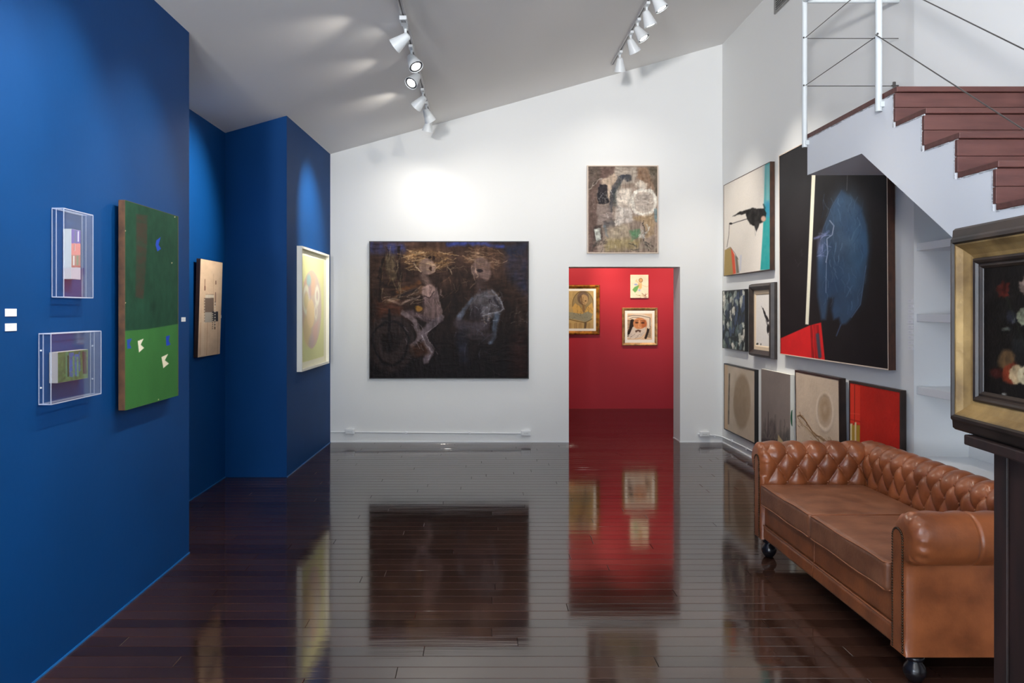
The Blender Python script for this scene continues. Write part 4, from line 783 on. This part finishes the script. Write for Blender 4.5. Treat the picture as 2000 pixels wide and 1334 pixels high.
# ------------------------------------------------------------------ wall labels (blank cards with faint text lines)
def card(name, loc, rz, w, h, label, group=None, lines=True):
    e = empty(name, loc, rz, label, 'wall label', group)
    cd = box_obj('card', (-w/2, w/2, -.003, -.0003, 0, h), 'paper', e)
    if lines:
        for k in range(3): box_obj('text_line', (-w*.36, w*(.05+.06*(k % 2)), -.0034, -.0028, h*(.72-.18*k), h*(.76-.18*k)), 'ink', cd)
    return e
card('wall_label', (-1.858, 3.15, 1.526), math.pi/2, .075, .030, 'upper of two white paper labels beside the acrylic cases')
card('wall_label', (-1.858, 3.15, 1.468), math.pi/2, .075, .030, 'lower of two white paper labels beside the acrylic cases')
card('wall_label', (-1.858, 4.981, 1.479), math.pi/2, .068, .027, 'single white paper label beside the tall green painting')
card('wall_label', (-2.368, 7.24, 1.479), math.pi/2, .07, .027, 'small white paper label beside the beige geometric painting')
for k in range(10):
    card('wall_label', (WALL_R, 5.253, 1.60-.0345*k), -math.pi/2, .062, .022, 'small paper label, %s in the column of ten beside the shelf niche' % ['topmost', 'second from the top', 'third from the top', 'fourth from the top', 'fifth from the top', 'fifth from the bottom', 'fourth from the bottom', 'third from the bottom', 'second from the bottom', 'lowest'][k], 'labels in the column at the niche edge')

# ------------------------------------------------------------------ track lights
def track(name, x, y0, y1, label):
    z = lambda y: zc(x, y)
    e = empty(name, (x, y0, z(y0)), 0, label, 'light track')
    sl = math.atan(.2805); dz = .0077
    def strip(nm, a, b, h0, h1, m):
        bm = bmesh.new(); v = []
        for yy in (0, y1-y0):
            for xx, zz in ((a, h1), (b, h1), (b, h0), (a, h0)): v.append(bm.verts.new((xx*math.cos(sl)-zz*math.sin(sl)*0, yy, -zz+xx*math.sin(sl)+dz*yy)))
        for k in range(4): bm.faces.new((v[k], v[(k+1) % 4], v[4+(k+1) % 4], v[4+k]))
        bm.faces.new(v[:4][::-1]); bm.faces.new(v[4:]); bm_obj(nm, bm, m, e)
    strip('rail', -.018, .018, .0005, .018, 'track'); strip('slot', -.004, .004, .0182, .0195, 'slot'); strip('flange', -.019, -.012, .018, .022, 'track'); strip('flange', .012, .019, .018, .022, 'track')
    return e
TL, TRX = -.555, 1.463
track('light_track', TL, 2.6, 8.75, 'white lighting track on the ceiling in front of the blue walls')
track('light_track', TRX, 3.2, 8.81, 'white lighting track on the higher side of the ceiling towards the stairs')
e = empty('track_feed', (TL, 5.78, zc(TL, 5.78)-.0275), 0, 'square white power feed box with a striped mark on the track by the blue wall', 'power feed')
hs_ = box_obj('housing', (-.026, .026, -.07, .07, -.03, -.001), 'lampw', e, .003)
for k in range(4): box_obj('stripe', (-.014+.009*k-.0022, -.014+.009*k+.0022, -.052, -.008, -.0312, -.0302), 'stripe', hs_)
LAMP_COL = (1.0, .93, .83)
def spotlight(x, y, aim, watts, label, cone=46, group='cone spotlights on the tracks', drop=.075, lit=True, col=LAMP_COL):
    zt = zc(x, y)-.0275; e = empty('track_spotlight', (x, y, zt), 0, label, 'spotlight', group)
    box_obj('adapter', (-.016, .016, -.055, .055, -.026, -.001), 'lampw', e, .003)
    bm = bmesh.new(); tube(bm, [(0, .02, -.026), (0, .02, -drop-.012)], .0105, 12); bm_obj('stem', bm, 'lampw', e, True, .8)
    piv = Vector((0, .02, -drop-.014)); d = (Vector(aim)-Vector((x, y, zt))-piv).normalized()
    q = Vector((0, 0, 1)).rotation_difference(d); mt = Matrix.Translation(piv) @ q.to_matrix().to_4x4()
    bm = bmesh.new(); lathe(bm, [(0, -.032), (.020, -.030), (.027, -.024), (.032, -.012), (.059, .100), (.060, .106), (.057, .106), (.054, .092), (.028, .0), (0, -.004)], 32, mt); sh = bm_obj('shade', bm, 'lampw', e, True, .7)
    bm = bmesh.new(); lathe(bm, [(.0545, .094), (.0555, .100), (.040, .102), (.040, .092)], 32, mt); bm_obj('reflector_ring', bm, 'lampgrey', sh, True, .7)
    bm = bmesh.new(); lathe(bm, [(0, .085), (.0405, .085), (.0405, .097), (.034, .101), (0, .103)], 24, mt); bm_obj('lamp_face', bm, 'lit' if lit else 'lampgrey', sh, True, .7)
    if watts:
        l = bpy.data.lights.new('spot', 'SPOT'); l.energy = watts*SPOT; l.spot_size = math.radians(cone); l.spot_blend = 1.0; l.shadow_soft_size = .035; l.color = col
        o = bpy.data.objects.new('spot_beam', l); COL.objects.link(o); o.parent = e; o.location = piv+d*.135
        o.rotation_mode = 'QUATERNION'; o.rotation_quaternion = Vector((0, 0, -1)).rotation_difference(d)
    return e, piv, d
TLn = 'on the track by the blue wall'
# left track, far to near
spotlight(TL, 8.62, (-1.0, 9.3, 1.5), 13, 'white cone spotlight at the far end of the track by the blue wall', 125)
spotlight(TL, 8.18, (.25, 9.3, 1.9), 13, 'white cone spotlight second from the far end of the track by the blue wall', 115)
spotlight(TL, 7.68, (-1.75, 8.35, 2.45), 170, 'blue-shaded cone spotlight turned to the yellow print, third on its track', 48)
spotlight(TL, 6.93, (-1.85, 5.2, 1.5), 60, 'lit cone spotlight turned towards the blue wall on its track', 58)
spotlight(TL, 6.40, (.75, 5.0, 1.0), 50, 'lit cone spotlight turned away from the blue wall, its bright face showing', 60)
spotlight(TL, 5.90, (-2.35, 6.45, 2.4), 260, 'white cone spotlight next to the striped power feed box', 44)
spotlight(TL, 3.95, (1.7, 9.3, 2.3), 45, 'white cone spotlight turned from the blue wall to the doorway wall', 50)  # added lamp out of view, fills the back wall
spotlight(TL, 4.55, (-1.85, 4.25, 1.9), 70, 'white cone spotlight above the tall green painting', 56)
spotlight(TL, 3.6, (-1.85, 3.4, 2.0), 90, 'white cone spotlight above the acrylic cases', 60)
spotlight(TL, 2.75, (1.33, 2.0, 1.5), 60, 'white cone spotlight aimed at the still life on the easel', 50)  # added lamp out of view, brightens the easel painting
spotlight(TL, 3.15, (-1.85, 2.7, 2.0), 80, 'white cone spotlight above the paper labels on the blue wall', 60)
# right track
spotlight(TRX, 8.32, (1.62, 9.3, 2.2), 10, 'white cone spotlight hanging straight down at the end of the track towards the stairs', 118)
spotlight(TRX, 7.72, (2.75, 8.7, 1.9), 62, 'grey-shaded cone spotlight partly behind a brighter one on the stair-side track', 58)
spotlight(TRX, 7.38, (2.8, 6.9, 1.95), 70, 'lit cone spotlight with its bright face towards the black painting', 62)
spotlight(TRX, 6.98, (2.8, 7.5, .75), 85, 'pale blue-shaded cone spotlight hanging low on the stair-side track', 60)
spotlight(TRX, 6.62, (2.8, 6.4, 1.7), 70, 'lit cone spotlight nearest the ventilation grille on the stair-side track', 52)
spotlight(TRX, 5.0, (-.35, 9.3, 1.9), 75, 'white cone spotlight on the stair-side track turned to the dark painting', 60)  # second added lamp for filling the back wall
spotlight(TRX, 4.55, (1.95, 4.2, .4), 60, 'white cone spotlight aimed at the leather sofa', 44)
# three added free-hanging spots that put soft light patches on the ceiling
for (x, y, a, wv) in ((TL-.10, 5.55, (-1.5, 5.65, zc(-1.5, 5.65)), 2.2), (TL-.10, 6.6, (-1.2, 6.6, zc(-1.2, 6.6)), 1.2), (TL-.08, 7.6, (-1.1, 7.75, zc(-1.1, 7.75)), 1.6)):
    l = bpy.data.lights.new('spill', 'SPOT'); l.energy = wv; l.spot_size = math.radians(74); l.spot_blend = 1.0; l.shadow_soft_size = .02; l.color = LAMP_COL
    o = bpy.data.objects.new('lamp_back_spill', l); COL.objects.link(o); o.location = (x, y, zc(x, y)-.24); d = (Vector(a)-o.location).normalized()
    o.rotation_mode = 'QUATERNION'; o.rotation_quaternion = Vector((0, 0, -1)).rotation_difference(d)
# red room lamps, on its ceiling out of view
for x, y, a, p, c in ((1.9, 11.3, (2.45, 12.5, 2.1), 42, 46), (1.5, 11.3, (1.55, 12.5, 1.95), 34, 52), (.2, 11.2, (.1, 12.5, 1.7), 40, 70), (3.3, 11.2, (3.6, 12.5, 1.7), 30, 70)):
    l = bpy.data.lights.new('red_room_lamp', 'SPOT'); l.energy = p*1.75; l.spot_size = math.radians(c+14); l.spot_blend = .95; l.shadow_soft_size = .04; l.color = (1.0, .87, .72)
    o = bpy.data.objects.new('red_room_lamp', l); COL.objects.link(o); o.location = (x, y, 3.05); d = (Vector(a)-o.location).normalized()
    o.rotation_mode = 'QUATERNION'; o.rotation_quaternion = Vector((0, 0, -1)).rotation_difference(d)

# ------------------------------------------------------------------ leather chesterfield sofa
X0, X1, YN, YF = 1.748, 2.493, 3.40, 4.955      # front, back of arms, inner faces of near and far arm
XB = 2.385
so = empty('chesterfield_sofa', ((X0+X1)/2, (YN+YF)/2, 0), 0, 'tan leather chesterfield sofa with deep button tufting and two seat cushions', 'sofa')
SOFF = Vector(so.location)
def fin(name, bm, m, smooth=True, angle=None):
    bmesh.ops.translate(bm, vec=-SOFF, verts=bm.verts[:]); return bm_obj(name, bm, m, so, smooth, angle)
R_, CZ, SB = .108, .608, .123
def profile():
    P = []
    for t in np.linspace(0, 1, 46): P.append((.004*(1-t), .33+(CZ-.33)*t, -1, 0))
    for a in np.linspace(180, -80, 92)[1:]:
        r = math.radians(a); P.append((R_+R_*math.cos(r), CZ+R_*math.sin(r), math.cos(r), math.sin(r)))
    dz = P[-1][0]
    for z in np.linspace(.49, SB, 10): P.append((dz, z, 1, 0))
    P.append((.004, SB, -1, 0)); P.append((.004, .25, -1, 0))
    S = [0.0]
    for p, q in zip(P, P[1:]): S.append(S[-1]+math.hypot(q[0]-p[0], q[1]-p[1]))
    z47 = next(s for s, p in zip(S, P) if p[1] >= .475)
    return P, [s-z47 for s in S]
DXT, DYT, TA = .127, .098, .030
def tuft(l, s, fade_from, fade_to):
    p = l/DXT+s/(2*DYT); q = l/DXT-s/(2*DYT)
    top_ = 2*DYT
    if s <= top_:
        a = abs(math.sin(math.pi*p)); b = abs(math.sin(math.pi*q)); h = (a*b)**.42
    else:
        c = abs(math.sin(math.pi*l/DXT)) ; a = abs(math.sin(math.pi*(l/DXT)))
        h = c**.40
        k = min(1, (s-top_)/.05)
        p2 = l/DXT+s/(2*DYT); q2 = l/DXT-s/(2*DYT); h0 = (abs(math.sin(math.pi*p2))*abs(math.sin(math.pi*q2)))**.42 if s < top_+.05 else h
        h = h*k+h0*(1-k)
    f = 0 if s > fade_to else (1 if s < fade_from else 1-(s-fade_from)/(fade_to-fade_from))
    return TA*(h*f+.80*(1-f))-TA*.80
def pad(name, L, place, nl, fade, front=None, phase=0.0, seams=()):
    P, S = profile(); bm = bmesh.new(); rows_ = []
    ls = np.linspace(0, L, nl)
    if front: ls = np.concatenate([[0, .002, .005, .009, .014, .020, .026, .032, .038, .044], np.linspace(.05, L, nl)])
    for l in ls:
        ins = 0.0
        if front and l < .05: ins = .05*(1-math.sqrt(max(0, 1-((.05-l)/.05)**2)))
        row = []
        for (d, z, nd, nz), s in zip(P, S):
            h = tuft(l+phase, s, *fade) if z > .26 and s < fade[1]+.02 and S[0] <= s else 0.0
            if front: h *= min(1, l/.10)
            for sm in seams:
                if s > fade[0] and z > .49: h -= .006*math.exp(-((l-sm)/.006)**2)
            if front and s > .12 and z > .49: h += .0035*math.exp(-((l-.03)/.022)**2)*math.sin(s*115)*min(1, l/.006)
            h -= (ins if z > .52 else ins*.5*min(1, (z-.12)/.03)) if z > .13 else 0
            row.append(bm.verts.new(place(l, d+nd*h, z+nz*h)))
        rows_.append(row)
    n = len(P)
    for A_, B_ in zip(rows_, rows_[1:]):
        for k in range(n): bm.faces.new((A_[k], A_[(k+1) % n], B_[(k+1) % n], B_[k]))
    bm.faces.new(rows_[0][::-1]); bm.faces.new(rows_[-1])
    return fin(name, bm, 'leather', True, 1.2)
FADE = (.30, .42)
pad('backrest', YF-YN+.216, lambda l, d, z: (XB+d, YN-.108+l, z), 320, FADE, phase=.122)
for yy in (YN-R_, YF+R_):
    bm = bmesh.new(); lathe(bm, [(0, SB), (.019, SB), (.019, .505)]+[(R_*math.cos(math.radians(a)), CZ+R_*math.sin(math.radians(a))) for a in range(-75, 90, 8)]+[(0, CZ+R_)], 28, Matrix.Translation((XB+R_, yy, 0))); fin('corner_roll', bm, 'leather', True)
pad('arm', X1-X0, lambda l, d, z: (X0+l, YF+d, z), 150, FADE, True, phase=-.045)
pad('arm', X1-X0, lambda l, d, z: (X0+l, YN-d, z), 150, (.24, .30), True, phase=-.045, seams=(.26, .62))
def panel(name, y, sg):
    P = [(.030, .128)]
    for a in np.linspace(180, 0, 22): P.append((.070+.040*math.cos(math.radians(a)), .600+.040*math.sin(math.radians(a))))
    P += [(.110, .128)]
    bm = bmesh.new(); extrude_x(bm, [(y+sg*d, z) for d, z in P], X0-.004, X0+.03); bmesh.ops.bevel(bm, geom=[e_ for e_ in bm.edges if all(abs(v.co.x-(X0-.004)) < 1e-4 for v in e_.verts)], offset=.004, segments=2, affect='EDGES'); pn = fin(name, bm, 'leather', False)
    bm = bmesh.new()
    for d in (.031, .109):
        for i in range(41):
            z = .136+i*.0115
            if z > .602: break
            bmesh.ops.create_uvsphere(bm, u_segments=6, v_segments=4, radius=.0055, matrix=Matrix.Translation((X0-.0035, y+sg*d, z)))
    for a in np.linspace(170, 10, 12):
        bmesh.ops.create_uvsphere(bm, u_segments=6, v_segments=4, radius=.0055, matrix=Matrix.Translation((X0-.0035, y+sg*(.070+.039*math.cos(math.radians(a))), .600+.039*math.sin(math.radians(a)))))
    o = fin('nail_trim', bm, 'nail'); o['kind'] = 'stuff'; o.parent = pn
panel('arm_front_panel', YF, 1); panel('arm_front_panel', YN, -1)
# buttons
bm = bmesh.new(); P, S = profile()
def at_s(s):
    i = min(range(len(S)), key=lambda k: abs(S[k]-s)); return P[i]
for j in range(0, 3):
    d, z, nd, nz = at_s(j*DYT)
    for i in range(-4, 60):
        l = DXT*(i+.5*(j % 2))
        for side in range(3):
            ll = l-(.02 if side == 0 else -.045); h = -TA*.80+.004
            if side == 0 and .18 < ll < YF-YN+.24: p = (XB+d+nd*h, YN-.21+ll, z+nz*h)
            elif side == 1 and .08 < ll < XB-X0: p = (X0+ll, YF+d+nd*h, z+nz*h)
            elif side == 2 and .08 < ll < XB-X0: p = (X0+ll, YN-d-nd*h, z+nz*h)
            else: continue
            bmesh.ops.create_uvsphere(bm, u_segments=8, v_segments=6, radius=.009, matrix=Matrix.Translation(p))
o = fin('buttons', bm, 'leather'); o['kind'] = 'stuff'
def puff(name, x0, x1, y0, y1, z0, z1, r, crown, m, n=(22, 24, 8)):
    bm = bmesh.new(); bmesh.ops.create_cube(bm, size=2.0); bmesh.ops.subdivide_edges(bm, edges=bm.edges[:], cuts=15, use_grid_fill=True)
    hx, hy, hz = (x1-x0)/2, (y1-y0)/2, (z1-z0)/2
    for v in bm.verts:
        u = Vector((max(-1, min(1, c)) for c in v.co)); e_ = lambda t: math.copysign(1-(1-abs(t))**1.7, t)
        p = Vector((e_(u.x)*hx, e_(u.y)*hy, e_(u.z)*hz)); c = Vector((max(-hx+r, min(hx-r, p.x)), max(-hy+r, min(hy-r, p.y)), max(-hz+r, min(hz-r, p.z)))); dd = p-c
        if dd.length > 1e-7: p = c+dd.normalized()*min(r, dd.length) if dd.length > r else p
        if u.z > .3: p.z += crown*(1-(p.x/hx)**2)*(1-(p.y/hy)**2)
        v.co = p+Vector(((x0+x1)/2, (y0+y1)/2, (z0+z1)/2))
    return fin(name, bm, m, True)
ym = (YN+YF)/2+.03; cz0, cz1 = .342, .470
cush = []
for a, b in ((YN+.012, ym-.002), (ym+.002, YF-.012)):
    c = puff('seat_cushion', X0-.012, XB-.004, a, b, cz0, cz1, .018, .016, 'leatherseat'); cush.append(c)
    for z, off in ((cz1-.004, 0), (cz0+.006, 0)):
        bm = bmesh.new(); xs_ = X0-.012+.003; tube(bm, [(XB-.15, a+.004, z), (xs_+.02, a+.004, z), (xs_, a+.02, z)]+[(xs_, a+.02+(b-a-.04)*t, z+.003*math.sin(9*t+z*40)) for t in np.linspace(0, 1, 14)][1:-1]+[(xs_, b-.02, z), (xs_+.02, b-.004, z), (XB-.15, b-.004, z)], .0042, 8)
        bmesh.ops.translate(bm, vec=-SOFF, verts=bm.verts[:]); bm_obj('piping', bm, 'piping', c, True)
puff('front_rail', X0+.022, XB+.1, YN-.02, YF+.02, .205, .345, .02, 0, 'leather'); puff('lower_border', X0+.014, XB+.1, YN-.02, YF+.02, SB, .208, .018, 0, 'leather')
bm = bmesh.new(); tube(bm, [(X0+.017, YN-.01, .208), (X0+.017, YF+.01, .208)], .0045, 8); fin('piping', bm, 'piping')
bm = bmesh.new(); tube(bm, [(X0+.0235, ym+.01, .335), (X0+.0195, ym+.01, .22), (X0+.0125, ym+.01, .19), (X0+.0125, ym+.01, .135)], .0022, 6); fin('rail_seam', bm, 'piping')
FT = [(0, .001), (.022, .001), (.030, .008), (.043, .030), (.046, .046), (.040, .066), (.028, .082), (.026, .088), (.036, .092), (.038, .100), (.036, .108), (.030, .112), (.030, .124), (0, .124)]
for x, y in ((X0+.068, YN-.07), (X0+.068, YF+.055), (X1+.02, YN-.06), (X1+.02, YF+.06)):
    bm = bmesh.new(); lathe(bm, FT, 24, Matrix.Translation((x, y, 0))); fin('bun_foot', bm, 'foot', True, .9)

# ------------------------------------------------------------------ easel with the old still life
EF = Vector((1.338, 2.30, 0)); rzE = math.atan2(-.996, -.0886); FW, FH, FZ = .84, .578, 1.207
dirx = Vector((math.cos(rzE), math.sin(rzE), 0)); mid = EF+dirx*(FW/2)
nrm = Vector((math.sin(rzE), -math.cos(rzE), 0))         # local -y in world: the painted side
pt = empty('still_life_painting', (*((mid-nrm*.062)[:2]), FZ), rzE, 'dark flower and fruit still life in a deep aged gilt frame standing on the easel', 'painting')
k = 1.12
OUT = [(0, .004), (0, .030), (.006*k, .040), (.026*k, .052), (.032*k, .060), (.040*k, .062), (.044*k, .056)]
frame_mesh('outer_moulding', FW, FH, OUT+[(.044*k, .004)], 'olddark', pt)
frame_mesh('gilt_cove', FW-.088*k+.004, FH-.088*k+.004, [(0, .006), (0, .0555), (.006, .054), (.018, .040), (.034, .028), (.044, .024), (.046, .006)], 'oldgold', pt, z0=.044*k-.002)
i2 = .044*k+.046-.002
frame_mesh('inner_moulding', FW-2*i2+.002, FH-2*i2+.002, [(0, .006), (0, .028), (.006, .031), (.012, .028), (.016, .021), (.022, .022), (.028, .016), (.030, .012), (.030, .006)], 'olddark', pt, z0=i2-.001)
i3 = i2+.027
box_obj('panel_back', (-FW/2+.03, FW/2-.03, -.006, -.001, .03, FH-.03), 'darkwood', pt)
A = Art([(1905, 522), (2290, 482), (2290, 866), (1905, 775)], 220, 170, (26, 22, 21), 181, (1820, 390, 5.333))
A.tone(.25, 5, 5)
r = np.random.RandomState(9)
def bloom(x, y, rad, col, n=24, sc=.35, a=.85):
    for i in range(n):
        t = i*2.399; q = rad*math.sqrt((i+.5)/n); f = .55+.45*r.rand(); A.ell(x+q*math.cos(t), y+q*math.sin(t), rad*sc, rad*sc*.8, [v*f for v in col], a, rad*.08, rot=r.uniform(0, 180))
bloom(670, 940, 80, (120, 36, 26), 20, .3, .6); bloom(960, 880, 100, (188, 160, 146), 30, .26); bloom(930, 1230, 90, (176, 180, 150), 28, .28); bloom(1260, 1010, 120, (196, 120, 110), 30, .26); bloom(1500, 820, 90, (180, 60, 44), 24, .3); bloom(1180, 700, 70, (150, 90, 110), 18, .3)
A.ell(770, 1240, 60, 70, (52, 54, 66), .7, 16).stroke([(780, 1300), (820, 1250)], 10, (120, 122, 126), .6, 6); A.ell(700, 1360, 40, 20, (150, 156, 140), .7, 10)
for p in ([(960, 980), (1000, 1300), (1050, 1700)], [(700, 1000), (860, 1400), (1000, 1700)], [(1260, 1100), (1150, 1500)]): A.stroke(p, 10, (44, 54, 34), .7, 5)
A.ell(860, 1560, 90, 150, (44, 48, 50), .6, 40, nz=.4)
A.ell(700, 1700, 90, 110, (128, 96, 62), .8, 20); A.ell(770, 1860, 110, 110, (150, 60, 36), .85, 16); A.ell(830, 1870, 90, 100, (206, 184, 142), .9, 10); A.ell(960, 1880, 120, 115, (214, 198, 160), .95, 10); A.ell(950, 1850, 26, 46, (96, 60, 34), .9, 8); A.ell(600, 1850, 70, 60, (90, 30, 26), .7, 16); A.ell(1200, 1900, 120, 110, (150, 110, 50), .85, 14); A.ell(1400, 1860, 110, 100, (120, 42, 30), .85, 14)
A.stroke([(560, 2120), (700, 2090)], 26, (92, 92, 92), .5, 16).ell(670, 2100, 26, 20, (176, 172, 164), .8, 8).ell(1090, 2200, 50, 46, (130, 44, 40), .85, 14).ell(1300, 2190, 60, 50, (70, 70, 96), .8, 14)
A.brush(4, 10, .2, 30, 14); A.C *= .72
A.mesh('canvas', FW-2*i3, FH-2*i3, 'oil', pt, -.0135, z0=i3, relief=.0005)
es = empty('easel', (*((mid-nrm*.075)[:2]), 0), rzE, 'tall dark brown wooden display easel with a broad post and ledge', 'easel')
bl = -FW/2
def ebox(n, a, b, m='darkwood', bev=.004): box_obj(n, (bl+a[0], bl+a[1], a[2], a[3], b[0], b[1]), m, es, bev)
ebox('ledge', (.085, .72, -.062, .0, ), (FZ-.030, FZ-.0015))
ebox('post', (.155, .66, -.012, .05), (.06, FZ-.031), bev=.008)
ebox('post_stile', (.155, .215, -.019, -.0125), (.065, FZ-.035), bev=.0015); ebox('post_stile', (.60, .66, -.019, -.0125), (.065, FZ-.035), bev=.0015)
ebox('mast', (.395, .455, .014, .05), (FZ-.03, FZ+FH+.05)); ebox('top_clamp', (.39, .46, -.05, .0135), (FZ+FH+.0015, FZ+FH+.033))
ebox('base_foot', (.10, .16, -.28, .28), (0, .06), bev=.008); ebox('base_foot', (.66, .72, -.28, .28), (0, .06), bev=.008); ebox('base_rail', (.16, .66, -.03, .03), (.005, .06))
